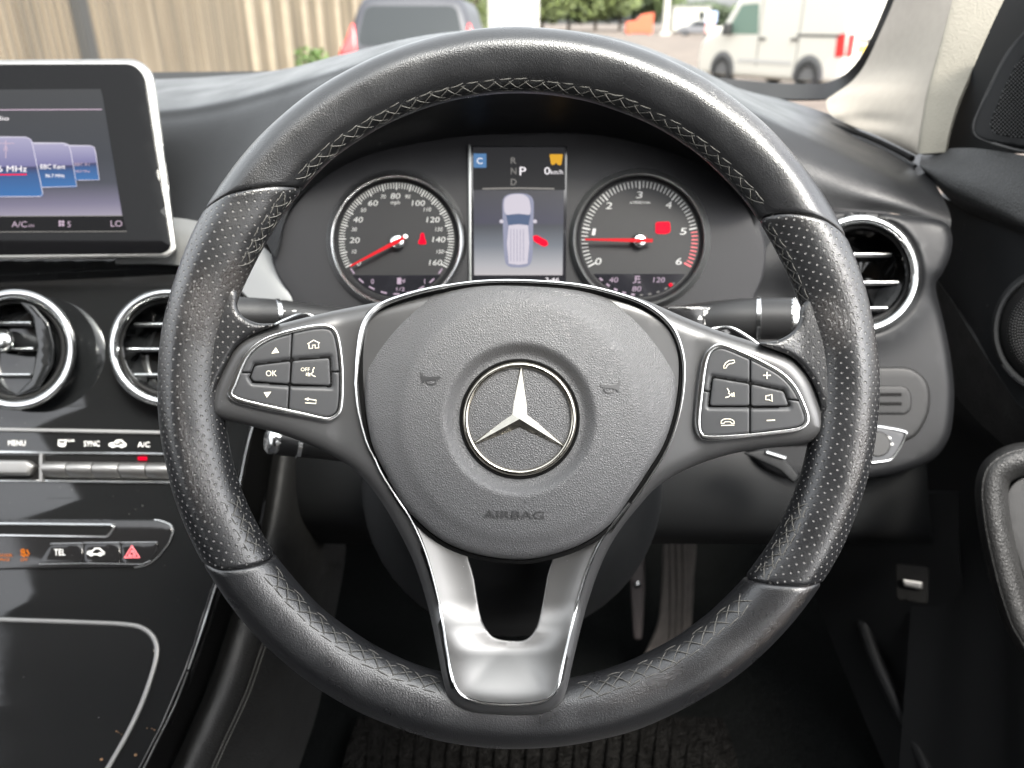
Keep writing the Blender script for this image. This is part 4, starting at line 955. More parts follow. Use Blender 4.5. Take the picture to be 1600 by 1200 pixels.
for i in range(81):
    a = 208-236*i/80; tick(m, 619.5, 375.5, a, 79 if i % 5 == 0 else 81, 90, 1.0 if i % 5 == 0 else 0.7)
for s, x, y in (('0', 561, 411), ('20', 554.5, 375), ('40', 559.5, 343), ('60', 583, 317), ('80', 618, 306), ('100', 654, 317), ('120', 677, 343), ('140', 686, 374), ('160', 681, 410)): m.add(text(DF, s, x, y, 9, h=0.0001, skew=0.15, w=None if s == '0' else (15 if len(s) == 2 else 20)))
for s, x, y in (('10', 553.5, 393), ('30', 553.5, 358), ('50', 568, 328), ('70', 599, 307), ('90', 637, 307), ('110', 668, 327), ('130', 686, 358), ('150', 688, 393), ('mph', 617.5, 317)): m.add(text(DF, s, x, y, 6.3, h=0.0001, skew=0.15))
m.mk('dial_print', M['dialprint'], sp, smooth=0)
def needle(cx, cy, tip, tail, par):
    d = np.array(tip)-np.array((cx, cy)); d /= np.linalg.norm(d); n_ = np.array((-d[1], d[0])); c = np.array((cx, cy))
    q = [np.array(tip)+n_*1.2, c+n_*3.2, np.array(tail)+n_*2.6, np.array(tail)-n_*2.6, c-n_*3.2, np.array(tip)-n_*1.2]
    mk('needle_hub', *lathe(IP, cx, cy, [(0.1, 0.0075), (8, 0.0075), (11.5, 0.006), (13, 0.001)], 32), M['chrome_s'], par, smooth=50)
    mk('needle', *pillow(IP, [tuple(z) for z in q], 0.001, step=6, h0=0.009), M['needle'], par, smooth=0)
needle(620.5, 377, (547, 416), (633, 370), sp)
mk('needle_cap', *lathe(IP, 633.5, 369.5, [(0.1, 0.0105), (3, 0.010), (3.6, 0.008)], 12), M['print_w'], sp)
mk('seatbelt_lamp', *flatpoly(DF, crom([(660, 363.5), (663, 366), (663.5, 371), (666, 378), (665, 381.5), (655, 381.5), (653.5, 378), (656.5, 371), (657, 366)], 4), 0.0002), M['red'], sp, smooth=0)
M['lens'] = mat('dark_lens', (0.008, 0.008, 0.010), 0.1)
def lens(cx, cy, r, y0, par):
    hw = math.sqrt(r*r-(y0-cy)**2); a = math.degrees(math.atan2(-(y0-cy), hw))
    pts = [(cx+r*math.cos(R_(t)), cy-r*math.sin(R_(t))) for t in np.linspace(180-a, 360+a, 30)]
    mk('lower_display', *flatpoly(DF, pts, 0.0002), M['lens'], par, smooth=0)
lens(619.5, 375.5, 88, 430, sp)
m = MB(); m.add(text(DF, '0', 582, 439.5, 8, h=0.0004)).add(text(DF, '1', 663.5, 439.5, 8, h=0.0004)).add(text(DF, '1/2', 626, 451.5, 6, h=0.0004, w=13))
m.add(flatpoly(DF, [(620.5, 434), (627, 434), (627, 444), (620.5, 444)], 0.0004)).add(strokes(DF, [[(627, 438), (630, 438), (630, 442), (632, 441), (632, 436)]], 0.7, 0.0004))
for t in np.linspace(0, 1, 9): 
    a = 215+110*t; p, q = polar(619.5, 375.5, 84, a-3.3), polar(619.5, 375.5, 84, a+3.3); m.add(strokes(DF, [[p, q]], 1.3, 0.0004))
m.mk('lit_symbols', M['lilac'], sp, smooth=0)
ta = dial(999.5, 374, 107, 'rev counter dial marked from 0 to 6', M['bezel_dark'], 8)
m = MB(); mr_ = MB()
for i in range(61):
    a = 208-236*i/60; tick(mr_ if i > 50 else m, 999.5, 374, a, 81 if i % 10 else 79, 91, 0.7 if i % 10 else 1.1)
for s, x, y in (('0', 935, 408), ('1', 928, 362), ('2', 952, 321), ('3', 999.5, 304), ('4', 1045, 320), ('5', 1068, 361), ('6', 1061, 408)): m.add(text(DF, s, x, y, 11, h=0.0001, skew=0.2, w=9.5 if s != '1' else 5))
m.add(text(DF, 'x1000/min', 1000, 316, 4.5, h=0.0001, w=32))
m.mk('dial_print', M['dialprint'], ta, smooth=0); mr_.mk('red_zone', M['redprint'], ta, smooth=0)
needle(1000, 375.5, (914, 374), (1020, 375.8), ta)
mk('warning_lamp', *flatpoly(DF, rpoly([(1024, 347), (1047, 346), (1048, 363), (1040, 366), (1024, 365)], 4), 0.0002), M['red'], ta, smooth=0)
lens(999.5, 374, 90, 428, ta)
m = MB()
for s, x, y, w in (('40', 959, 437, 14), ('120', 1030, 437, 18), ('80', 995, 451, 14)): m.add(text(DF, s, x, y, 8.5, h=0.0004, w=w, skew=0.15))
m.add(strokes(DF, [[(993, 431), (993, 441), (989, 442)], [(993, 432), (1000, 432)], [(993, 436), (1000, 436)], [(996, 441), (1001, 441)]], 1.0, 0.0004))
for t in np.linspace(0, 0.42, 5):
    a = 226+88*t; m.add(strokes(DF, [[polar(999.5, 374, 87, a-1.9), polar(999.5, 374, 87, a+1.9)]], 1.7, 0.0004))
m.mk('lit_symbols', M['lilac'], ta, smooth=0)
m = MB()
for t in np.linspace(0.52, 0.92, 5):
    a = 226+88*t; m.add(strokes(DF, [[polar(999.5, 374, 87, a-1.6), polar(999.5, 374, 87, a+1.6)]], 1.2, 0.0004))
m.mk('dim_segments', M['greyglow'], ta, smooth=0)
mk('hot_segment', *strokes(DF, [[polar(999.5, 374, 86, 302.5), polar(999.5, 374, 86, 306)]], 3.0, 0.0004), M['red'], ta)
# middle display
md = mk('centre_display', *pillow(IP, rpoly([(736, 228), (886, 228), (884, 470), (738, 470)], 3), 0.001, step=30, h0=0.0024), M['lens'], clus, smooth=0, label='tall colour display with a car seen from above')
mk('display_edge', *strokes(IP, [[(733.5, 226), (734.5, 440)]], 2.2, 0.003), M['bezel_dark'], md)
CF = Off(IP, 0.0026)
M['cd_top'] = emit('display_top', (0.028, 0.028, 0.030), 0.7)
mk('header', *flatpoly(CF, [(739, 230), (883, 230), (883, 297), (739, 297)], 0), M['cd_top'], md, smooth=0)
M['cd_low'] = emit_grad('display_floor', [(0.0, (0.62, 0.58, 0.60)), (0.12, (0.50, 0.50, 0.53)), (0.35, (0.20, 0.22, 0.26)), (0.58, (0.055, 0.062, 0.08)), (0.62, (0.055, 0.055, 0.095)), (1.0, (0.045, 0.045, 0.058))], st=0.62)
mk('scene_floor', *flatpoly(CF, [(740, 297), (881, 297), (879, 430), (741, 430)], 0), M['cd_low'], md, smooth=0)
mk('rule', *strokes(CF, [[(754, 295), (810, 294), (866, 295)]], 1.3, 0.0002), M['greyglow'], md)
m = MB()
for s, y in (('R', 250.5), ('N', 267), ('D', 284)): m.add(text(CF, s, 802.5, y, 10.5, h=0.0002, w=8.5))
m.mk('gear_letters', M['greyglow'], md, smooth=0)
for a_ in (('P', 817, 267, 14, 0.0002, 10), ('0', 855, 266.5, 12, 0.0002, 9), ('km/h', 870, 268.5, 7, 0.0002, 19), ('3:46', 863, 437, 7, 0.0002, 22), ('C', 749.5, 251, 10, 0.0006, 9)): mk('lit_letters', *text(CF, a_[0], a_[1], a_[2], a_[3], h=a_[4], w=a_[5]), M['whiteglow'], md, smooth=0)
M['blue_i'] = emit('blue_icon', (0.10, 0.22, 0.42), 0.7)
mk('mode_icon', *flatpoly(CF, [(740, 240), (760, 240), (760, 262), (740, 262)], 0.0003), M['blue_i'], md, smooth=0)
mk('eco_icon', *flatpoly(CF, rpoly([(858.5, 241), (879.5, 241), (877, 258), (872, 258), (869, 254), (865, 258), (861, 257)], 2), 0.0003), M['amber'], md, smooth=0)
M['carbody'] = emit('display_car', (0.62, 0.58, 0.66), 0.62); M['carside'] = emit('display_car_edge', (0.30, 0.31, 0.42), 0.6); M['carglass'] = emit('display_car_glass', (0.10, 0.14, 0.24), 0.6)
body_ = crom([(810, 302), (825, 304), (833, 312), (834, 330), (833, 360), (832, 400), (826, 415), (809, 418), (793, 415), (788, 400), (786, 360), (785, 330), (786, 312), (794, 304)], 5)
mk('car_picture', *flatpoly(CF, body_, 0.0002), M['carside'], md, smooth=0)
mk('car_picture', *flatpoly(CF, crom([(810, 303), (820, 305), (827, 313), (828, 334), (810, 336.5), (790, 334), (788, 313), (796, 305)], 5), 0.0004), M['carbody'], md, smooth=0)
mk('car_picture', *flatpoly(CF, [(791, 336), (810, 334), (829, 336), (826, 352), (810, 350), (794, 352)], 0.0005), M['carglass'], md, smooth=0)
mk('car_picture', *flatpoly(CF, [(795, 352), (810, 350.5), (825, 352), (827, 380), (824, 412), (810, 414), (795, 412), (792, 380)], 0.0005), M['carbody'], md, smooth=0)
for x in (798, 803, 808, 813, 818): mk('roof_line', *strokes(CF, [[(x, 358), (x, 408)]], 0.5, 0.0007), M['carside'], md)
for x in (783.5, 836): mk('mirror_picture', *flatpoly(CF, arc(x, 346, 3.2, 0, 340, 10), 0.0004), M['carbody'], md, smooth=0)
mk('open_door_picture', *flatpoly(CF, rpoly([(832, 369), (838, 367), (855, 376), (857, 383), (850, 386), (834, 377)], 3), 0.0005), M['red'], md, smooth=0)

# ============================================================ STALKS AND PADDLES
M['stalk'] = mat('stalk_plastic', (0.014, 0.014, 0.0145), 0.42, spec=0.45, bump=[('n', 2000, 0.08, 0.0001)])
def stalk(name, pts, rad, label, ring_at, fr, tipx, marks, vert=1.0):
    q = crom(pts, 6, False); c = [P(*z) for z in q]; n_ = len(c)
    rr = list(np.interp(np.linspace(0, 1, n_), np.linspace(0, 1, len(rad)), rad))
    t = thing(name, label, 'stalk', c[0])
    mk('lever', *tube(c, rr, n=24), M['stalk'], t, smooth=60)
    for f in ring_at:
        i = int(f*(n_-1)); d = (c[min(i+1, n_-1)]-c[i-1]).normalized()
        mk('chrome_ring', *tube([c[i]-d*0.0018, c[i]-d*0.0014, c[i]+d*0.0014, c[i]+d*0.0018], [rr[i], rr[i]+0.0007, rr[i]+0.0007, rr[i]], n=32, caps=False), M['chrome_s'], t, smooth=60)
    d = (c[-1]-c[-2]).normalized(); r1 = rr[-1]
    mk('end_cap', *tube([c[-1]-d*0.001, c[-1]+d*0.004, c[-1]+d*0.006], [r1*1.0, r1*0.97, r1*0.75], n=32), M['chrome_s'], t, smooth=60)
    return t
st = stalk('gear_stalk', [(985, 508, 0.60), (1060, 505, 0.585), (1130, 500, 0.572), (1185, 498, 0.565), (1238, 498, 0.558)], [0.012, 0.0135, 0.0148, 0.0155, 0.0152], 'black gear selector stalk with chrome rings marked R N P', [0.79], None, 1240, None)
GF = Off(Pl(0.585, 1090, 500), 0.0215)
mk('label_plate', *pillow(GF, rpoly([(1040, 479), (1132, 478), (1135, 520), (1040, 525)], 6), 0.004, bevel=2, step=12, h0=-0.0004), M['piano2'], st, smooth=50)
m = MB(); m.add(text(GF, 'R', 1104, 489, 9, h=0.0004, w=8)).add(text(GF, 'N', 1105, 502.5, 9, h=0.0004, w=8)).add(text(GF, 'D', 1105, 516, 9, h=0.0004, w=8)).add(text(GF, 'P', 1119, 501, 9, h=0.0004, w=8)).add(flatpoly(GF, [(1124.5, 501), (1130, 497), (1130, 505)], 0.0004)).add(flatpoly(GF, [(1090, 499), (1094, 493), (1098, 499)], 0.0004))
m.mk('gear_letters', M['print_w'], st, smooth=0)
st = stalk('wiper_stalk', [(560, 500, 0.62), (500, 496, 0.605), (440, 492, 0.59), (400, 491, 0.58), (360, 490, 0.57)], [0.009, 0.010, 0.0115, 0.0125, 0.0125], 'grey wiper and indicator stalk with chrome ring above the home button spoke', [0.58], None, 0, None)
GF = Off(Pl(0.60, 450, 492), 0.0205)
m = MB()
for x, y in ((443, 486), (444, 500), (460, 486), (461, 500)): m.add(strokes(GF, [[(x-3, y), (x+3, y)]], 1.0, 0.0006))
m.mk('stalk_marks', M['print_w'], st, smooth=0)
st = stalk('cruise_stalk', [(600, 712, 0.60), (540, 702, 0.585), (490, 694, 0.572), (450, 690, 0.565), (430, 688, 0.56)], [0.008, 0.0095, 0.0105, 0.0108, 0.0105], 'short black cruise control stalk below the home button spoke', [0.66], None, 0, None)
GF = Off(Pl(0.583, 515, 696), 0.0138)
m = MB(); m.add(strokes(GF, [[(508, 700), (515, 700)], [(511.5, 696), (511.5, 704)], [(521, 697), (519, 701), (523, 704), (528, 702)]], 1.0, 0.0006)); m.mk('stalk_marks', M['print_w'], st, smooth=0)
PDL = Pl(0.455, 810, 606)
for nme, pts, lab_ in (('shift_paddle', [(1040, 560), (1075, 530), (1110, 515), (1138, 511), (1162, 522), (1184, 538), (1200, 556), (1190, 600), (1090, 620)], 'dark gearshift paddle behind the phone button spoke'), ('shift_paddle', [(560, 560), (530, 522), (500, 500), (475, 490), (445, 500), (420, 514), (400, 535), (420, 600), (520, 620)], 'dark gearshift paddle behind the home button spoke')):
    pc = [PDL.at(x, y) for x, y in pts]; t = thing(nme, lab_, 'paddle', pc[-1])
    mk('blade', *pillow(PDL, crom(pts, 5), 0.004, bevel=3, step=12), M['piano2'], t, smooth=60)
    mk('bright_edge', *tube([PDL.at(x, y, -0.001) for x, y in crom(pts[1:7], 6, False)], 0.0009, n=6), M['chrome_s'], t)
LVP = Pl(0.62, 1200, 730)
t = thing('release_lever', 'small column adjusting lever with bright tip under the phone button spoke', 'lever', LVP.at(1200, 740))
mk('arm', *pillow(LVP, rpoly([(1160, 708), (1190, 702), (1226, 716), (1240, 732), (1250, 745), (1240, 756), (1218, 735), (1190, 722)], 6), 0.012, bevel=4, step=8), M['plastic_dark'], t, smooth=60)
mk('bright_tip', *tube([LVP.at(1197, 706, 0.002), LVP.at(1227, 715.5, 0.002)], 0.0015, n=8), M['chrome_s'], t)
# ============================================================ WINDSCREEN, PILLAR, DOOR, FOOTWELL
dX = lambda px, x0: x0*FPX/(px-800)
# --- windscreen: glass with its black printed border
ws = thing('windscreen', 'sloping windscreen glass with black printed lower border', 'windscreen', P(810, 115, 1.05))
WB = [(-220, 118, 1.06), (0, 116, 1.06), (240, 113, 1.06), (430, 111, 1.07), (620, 108, 1.08), (810, 107, 1.08), (1000, 110, 1.07), (1130, 122, 1.05), (1200, 129, 1.03), (1262, 131, 1.01)]
def top_of(p):
    b = P(*p); return b + Vector((b.x*0.02*0, -0.62, 0.40))
rows = []
for t in np.linspace(0, 1, 6):
    rows.append([P(*q)+Vector((-(0.04*t) if q[0] > 900 else 0.04*t if q[0] < -100 else 0, -1.08*t, 0.42*t+0.05*math.sin(t*math.pi))) for q in WB])
gm = bpy.data.materials.new('windscreen_glass'); gm.use_nodes = True; nt = gm.node_tree; nt.nodes.clear()
tr_ = nt.nodes.new('ShaderNodeBsdfTransparent'); tr_.inputs[0].default_value = (0.96, 0.98, 0.965, 1); gl = nt.nodes.new('ShaderNodeBsdfGlossy'); gl.inputs['Roughness'].default_value = 0.02
fr_ = nt.nodes.new('ShaderNodeFresnel'); fr_.inputs[0].default_value = 1.3; mxs = nt.nodes.new('ShaderNodeMixShader'); ou = nt.nodes.new('ShaderNodeOutputMaterial')
sm_ = nt.nodes.new('ShaderNodeMath'); sm_.operation = 'MULTIPLY'; sm_.inputs[1].default_value = 0.35; nt.links.new(fr_.outputs[0], sm_.inputs[0])
nt.links.new(sm_.outputs[0], mxs.inputs[0]); nt.links.new(tr_.outputs[0], mxs.inputs[1]); nt.links.new(gl.outputs[0], mxs.inputs[2]); nt.links.new(mxs.outputs[0], ou.inputs[0])
mk('glass', *grid([list(c) for c in zip(*rows)]), gm, ws, smooth=60)
fritm = mat('black_glass_border', (0.012, 0.012, 0.012), 0.35)
low = [(x, y+24, d-0.012) for x, y, d in WB]
b1 = WB+[(1295, 128, 0.985), (1322, 114, 0.955), (1342, 92, 0.93), (1360, 60, 0.905), (1378, 20, 0.88), (1398, -30, 0.85)]
b2 = low+[(1300, 152, 0.975), (1336, 130, 0.945), (1357, 100, 0.92), (1372, 64, 0.895), (1389, 22, 0.872), (1409, -30, 0.843)]
mk('printed_border', *loft([b1, b2], 4, 1, 0.003, smooth_v=False), fritm, ws, smooth=60)
# --- cream A pillar trim
pil = thing('pillar_trim', 'cream windscreen pillar trim with woven fabric on its door side', 'pillar trim', P(1430, 238, 0.75))
p0 = [(1415, -60, 0.845), (1399, -5, 0.855), (1378, 45, 0.87), (1352, 100, 0.89), (1330, 128, 0.90), (1302, 148, 0.905), (1291, 158, 0.905), (1297, 178, 0.88), (1320, 192, 0.86), (1370, 212, 0.81), (1432, 243, 0.762)]
p1 = [(1445, -60, 0.80), (1432, -5, 0.81), (1412, 45, 0.825), (1388, 100, 0.845), (1370, 125, 0.85), (1352, 142, 0.852), (1345, 155, 0.85), (1348, 172, 0.84), (1362, 188, 0.825), (1392, 210, 0.79), (1433, 241, 0.758)]
p2 = [(1505, -60, 0.752), (1490, -5, 0.752), (1476, 45, 0.754), (1460, 100, 0.756), (1453, 125, 0.757), (1448, 145, 0.757), (1445, 160, 0.757), (1442, 178, 0.756), (1439, 195, 0.755), (1436, 215, 0.754), (1434, 239, 0.753)]
p3 = [(1512, -60, 0.748), (1497, -5, 0.748), (1483, 45, 0.749), (1467, 100, 0.750), (1460, 125, 0.750), (1455, 145, 0.750), (1452, 160, 0.750), (1449, 178, 0.749), (1446, 195, 0.748), (1443, 215, 0.747), (1440, 240, 0.746)]
p4 = [(1592, -60, 0.715), (1570, -5, 0.715), (1546, 45, 0.718), (1522, 100, 0.722), (1512, 125, 0.724), (1503, 145, 0.725), (1497, 160, 0.726), (1491, 178, 0.727), (1486, 195, 0.728), (1481, 215, 0.729), (1477, 238, 0.730)]
mk('front_face', *loft([p0, p1, p2], 4, 6, 0.004), M['cream'], pil, smooth=60)
mk('woven_face', *loft([p2, p3, p4], 4, 4, 0.004), M['weave'], pil, smooth=60)
# --- driver's door
door = thing('driver_door', 'black door panel with speaker grilles, padded top and armrest', 'car door', P(1560, 1000, 0.66))
X0 = 0.425
mg = mat('speaker_grille', (0.030, 0.031, 0.032), 0.55)
# sail panel with tweeter
s0 = [(1600, -60), (1571, -5), (1547, 45), (1523, 100), (1497, 165), (1476, 240)]
a_ = [(x, y, dX(x, 0.43)+0.004) for x, y in s0]; b_ = [(1720, y, dX(1720, 0.43)) for x, y in s0]; c_ = [((p[0]+q[0])/2, (p[1]+q[1])/2, (p[2]+q[2])/2-0.006) for p, q in zip(a_, b_)]
mk('sail_panel', *loft([a_, c_, b_], 4, 5, 0.004), M['plastic_dark'], door, smooth=60)
TW = Pl(0.652, 1590, 150, yaw=-38, pitch=4)
tw_o = crom([(1640, 20), (1602, 48), (1570, 90), (1545, 140), (1522, 185), (1518, 205), (1530, 218), (1575, 228), (1650, 238), (1700, 230), (1710, 120), (1690, 30)], 5)
gr = mk('tweeter_surround', *pillow(TW, tw_o, 0.01, bevel=6, step=14), M['plastic_dark'], door, smooth=60)
def dotgrid(fr, test, px, py, r, x0, x1, y0, y1, h):
    m = MB(); j = 0; y = y0
    while y < y1:
        x = x0+(px/2 if j % 2 else 0)
        while x < x1:
            if test(x, y):
                b = len(m.v); m.v += [fr.at(x-r, y, h), fr.at(x, y-r, h), fr.at(x+r, y, h), fr.at(x, y+r, h), fr.at(x, y, h+0.0005)]
                m.f += [(b, b+1, b+4), (b+1, b+2, b+4), (b+2, b+3, b+4), (b+3, b, b+4)]
            x += px
        y += py; j += 1
    return m
inner = np.array(crom([(1650, 50), (1610, 75), (1583, 110), (1560, 160), (1548, 195), (1560, 210), (1600, 216), (1690, 225), (1690, 60)], 5))
mgd = mat('grille_mesh', (0.11, 0.11, 0.11), 0.45, metal=0.3)
mk('tweeter_grille', *pillow(TW, [tuple(q) for q in inner], 0.002, step=20, bevel=2, h0=0.0008), M['black'], gr, smooth=60)
mm = dotgrid(TW, lambda x, y: inpoly(np.array([[x, y]]), inner)[0] and x < 1640, 6.4, 3.2, 1.45, 1545, 1640, 50, 226, 0.0012); mm.mk('grille_mesh', mgd, gr, smooth=0, kind='stuff')
mk('tweeter_edge', *tube([TW.at(x, y, 0.001) for x, y in crom([(1660, 243), (1600, 237), (1560, 227), (1530, 216), (1521, 203), (1526, 180), (1548, 130), (1575, 80), (1610, 40)], 5, False)], [0.0016]*12+[0.0006]*29, n=8), M['plastic_grey'], gr)
# padded top roll of the door
t0 = [(1440, 243, 0.757), (1477, 233, 0.735), (1530, 232, 0.69), (1620, 246, 0.63), (1720, 262, 0.58)]
t1 = [(1438, 250, 0.745), (1480, 255, 0.715), (1530, 268, 0.676), (1620, 300, 0.62), (1720, 335, 0.575)]
t2 = [(1437, 256, 0.737), (1480, 276, 0.705), (1530, 298, 0.668), (1620, 338, 0.614), (1720, 380, 0.57)]
t3 = [(1442, 266, 0.734), (1484, 300, 0.702), (1534, 325, 0.666), (1620, 362, 0.613), (1720, 405, 0.57)]
t4 = [(1448, 272, 0.745), (1490, 318, 0.715), (1540, 342, 0.68), (1620, 375, 0.626), (1720, 418, 0.58)]
mk('top_roll', *loft([t0, t1, t2, t3, t4], 6, 6, 0.004), M['leather'], door, smooth=60)
# dark gloss trim under the roll
g0 = [(1440, 290, 0.775), (1490, 316, 0.728), (1545, 338, 0.688), (1620, 372, 0.634), (1720, 418, 0.59)]
g1 = [(1445, 400, 0.775), (1490, 420, 0.733), (1545, 440, 0.69), (1620, 470, 0.636), (1720, 500, 0.59)]
g2 = [(1455, 430, 0.768), (1510, 500, 0.722), (1560, 585, 0.68), (1610, 650, 0.644), (1720, 720, 0.588)]
mk('trim_panel', *loft([g0, g1, g2], 6, 5, 0.004), mat('door_gloss_trim', (0.012, 0.0125, 0.0135), 0.6, spec=0.2, rvar=0.05, dust=(160, 0.06, (0.2, 0.2, 0.2))), door, smooth=60)
mk('chrome_edge', *tube([P(*q) for q in crom([(1556, 336, 0.66), (1580, 346, 0.645), (1620, 366, 0.62), (1720, 410, 0.575)], 5, False)], 0.0008, n=6), M['chrome_s'], door)
# lower leather part
l0 = [(1448, 415, 0.772), (1480, 460, 0.745), (1520, 525, 0.712), (1562, 590, 0.678), (1610, 650, 0.645), (1720, 720, 0.59)]
l1 = [(1450, 440, 0.775), (1482, 520, 0.757), (1520, 590, 0.73), (1562, 640, 0.697), (1610, 690, 0.66), (1720, 760, 0.60)]
l2 = [(1448, 520, 0.80), (1482, 600, 0.775), (1520, 650, 0.747), (1562, 690, 0.715), (1610, 730, 0.68), (1720, 800, 0.62)]
l3 = [(1440, 720, 0.86), (1482, 740, 0.83), (1520, 760, 0.80), (1562, 790, 0.77), (1610, 820, 0.74), (1720, 880, 0.68)]
l4 = [(1400, 1260, 0.92), (1450, 1260, 0.90), (1500, 1260, 0.87), (1562, 1260, 0.84), (1610, 1260, 0.80), (1720, 1260, 0.74)]
mk('lower_panel', *loft([l0, l1, l2], 6, 5, 0.004), M['leather'], door, smooth=60)
mk('lower_panel', *loft([l2, l3, l4], 6, 6, 0.004), M['plastic_dark'], door, smooth=60)
WF_ = Pl(0.632, 1640, 520, yaw=-30)
wo_ = mk('woofer_grille', *lathe(WF_, 1650, 517, [(0.1, 0.010), (60, 0.009), (84, 0.004), (90, 0.0)], 48), M['black'], door, smooth=60)
m = MB()
for r in np.arange(20, 88, 4.0):
    n_ = int(2*math.pi*r/4.6)
    for i in range(n_):
        a = 2*math.pi*(i+0.5*(int(r/4) % 2))/n_; x, y = 1650+r*math.cos(a), 517+r*math.sin(a)
        if x > 1640: continue
        h = 0.0104-0.0095*max(0, (r-50)/40)**1.4; b = len(m.v); q = 1.25
        m.v += [WF_.at(x-q, y, h), WF_.at(x, y-q, h), WF_.at(x+q, y, h), WF_.at(x, y+q, h), WF_.at(x, y, h+0.0006)]; m.f += [(b, b+1, b+4), (b+1, b+2, b+4), (b+2, b+3, b+4), (b+3, b, b+4)]
m.mk('grille_mesh', mgd, wo_, smooth=0, kind='stuff')
mk('chrome_edge', *tube([WF_.at(1650+98*math.cos(R_(a)), 517+98*math.sin(R_(a)), 0.002) for a in range(100, 150, 4)], 0.0010, n=6), M['chrome_s'], wo_)
mk('woofer_ring', *lathe(WF_, 1650, 517, [(89, 0.0), (92, 0.004), (97, 0.004), (102, -0.004)], 48), M['plastic_dark'], wo_, smooth=60)
# armrest
arm = [[(1545, 735, 0.62), (1560, 712, 0.615), (1585, 698, 0.61), (1620, 690, 0.60), (1700, 690, 0.58)]]
ar = crom([(1640, 690), (1590, 692), (1555, 705), (1532, 728), (1523, 765), (1528, 820), (1540, 880), (1556, 940), (1580, 1000), (1640, 1080)], 6, False)
ARP = Pl(0.60, 1560, 800, yaw=-14)
pr = [(0, -0.03), (2, -0.008), (8, 0.003), (18, 0.0085), (32, 0.009), (44, 0.005), (52, -0.004), (54, -0.012)]
g_ = []
A_ = np.array(ar); T_ = np.gradient(A_, axis=0); Nn = np.stack([-T_[:, 1], T_[:, 0]], 1); Nn /= np.hypot(*Nn.T)[:, None]
cc = np.array([1680, 860]); 
for (x, y), n_ in zip(A_, Nn):
    s = 1 if ((cc-np.array([x, y]))@n_) > 0 else -1
    g_.append([ARP.at(x+n_[0]*s*w, y+n_[1]*s*w, h) for w, h in pr])
mk('armrest', *grid(g_), M['leather'], door, smooth=60)
m = MB(); q = []
for (x, y), n_ in zip(A_, Nn):
    s = 1 if ((cc-np.array([x, y]))@n_) > 0 else -1; q.append(ARP.at(x+n_[0]*s*12, y+n_[1]*s*12, 0.0058))
mk('piping', *tube(q, 0.0009, n=6), M['leather'], door)
mk('pull_cup', *pillow(ARP, [tuple(q) for q in crom([(1690, 735), (1620, 742), (1588, 752), (1572, 775), (1572, 810), (1590, 870), (1618, 950), (1690, 1050)], 5, False)], 0.01, bevel=3, step=16, h0=-0.006), M['plastic_grey'], door, smooth=60)
# --- footwell
foot = mk('footwell_carpet', *loft([[(250, 820, 1.35), (500, 820, 1.35), (800, 820, 1.35), (1100, 820, 1.35), (1480, 820, 1.30)], [(250, 960, 1.30), (500, 960, 1.32), (800, 960, 1.32), (1100, 960, 1.30), (1480, 960, 1.20)], [(200, 1060, 1.12), (500, 1060, 1.15), (800, 1060, 1.15), (1100, 1060, 1.15), (1500, 1060, 1.1)], [(150, 1300, 0.90), (500, 1300, 0.92), (800, 1300, 0.92), (1100, 1300, 0.92), (1560, 1300, 0.9)]], 8, 8, 0.01), M['carpet'], smooth=60)
foot['kind'] = 'structure'
sidew = [[(1240, 740, 0.80), (1320, 760, 0.80), (1420, 770, 0.80), (1500, 770, 0.80)], [(1250, 860, 0.90), (1330, 870, 0.88), (1420, 880, 0.86), (1500, 880, 0.82)], [(1300, 1000, 1.0), (1370, 1010, 0.95), (1440, 1020, 0.90), (1520, 1020, 0.85)], [(1400, 1240, 0.95), (1450, 1240, 0.92), (1520, 1240, 0.88), (1600, 1240, 0.82)]]
kick = thing('kick_panel', 'dark side kick panel carrying the bonnet release beside the pedals', 'trim panel', P(1420, 1200, 0.9))
mk('panel', *loft(sidew, 5, 5, 0.004), M['plastic_dark'], kick, smooth=60)
mk('moulded_edge', *tube([P(*q) for q in crom([(1345, 960, 0.955), (1362, 1015, 0.945), (1390, 1080, 0.927), (1425, 1150, 0.908), (1465, 1240, 0.888)], 6, False)], [0.003]+[0.008]*24, n=10), M['plastic_dark'], kick, smooth=60)
mk('moulded_edge', *tube([P(*q) for q in crom([(1500, 1128, 0.888), (1512, 1112, 0.884), (1535, 1103, 0.874), (1570, 1108, 0.858), (1620, 1128, 0.84)], 6, False)], 0.003, n=10), M['plastic_dark'], kick, smooth=60)
BR = Pl(0.80, 1425, 915, yaw=-12)
rl = thing('bonnet_release', 'small silver bonnet release handle on the dark kick panel', 'handle', BR.at(1425, 930))
mk('recess', *pillow(BR, rpoly([(1398, 880), (1452, 885), (1450, 945), (1400, 938)], 8), 0.02, bevel=3, step=12, h0=0.004), M['black'], rl, smooth=60)
mk('lever', *pillow(BR, rpoly([(1409, 904), (1443, 909), (1441, 922), (1412, 916)], 4), 0.006, bevel=3, step=5, h0=0.012), M['satin'], rl, smooth=60)
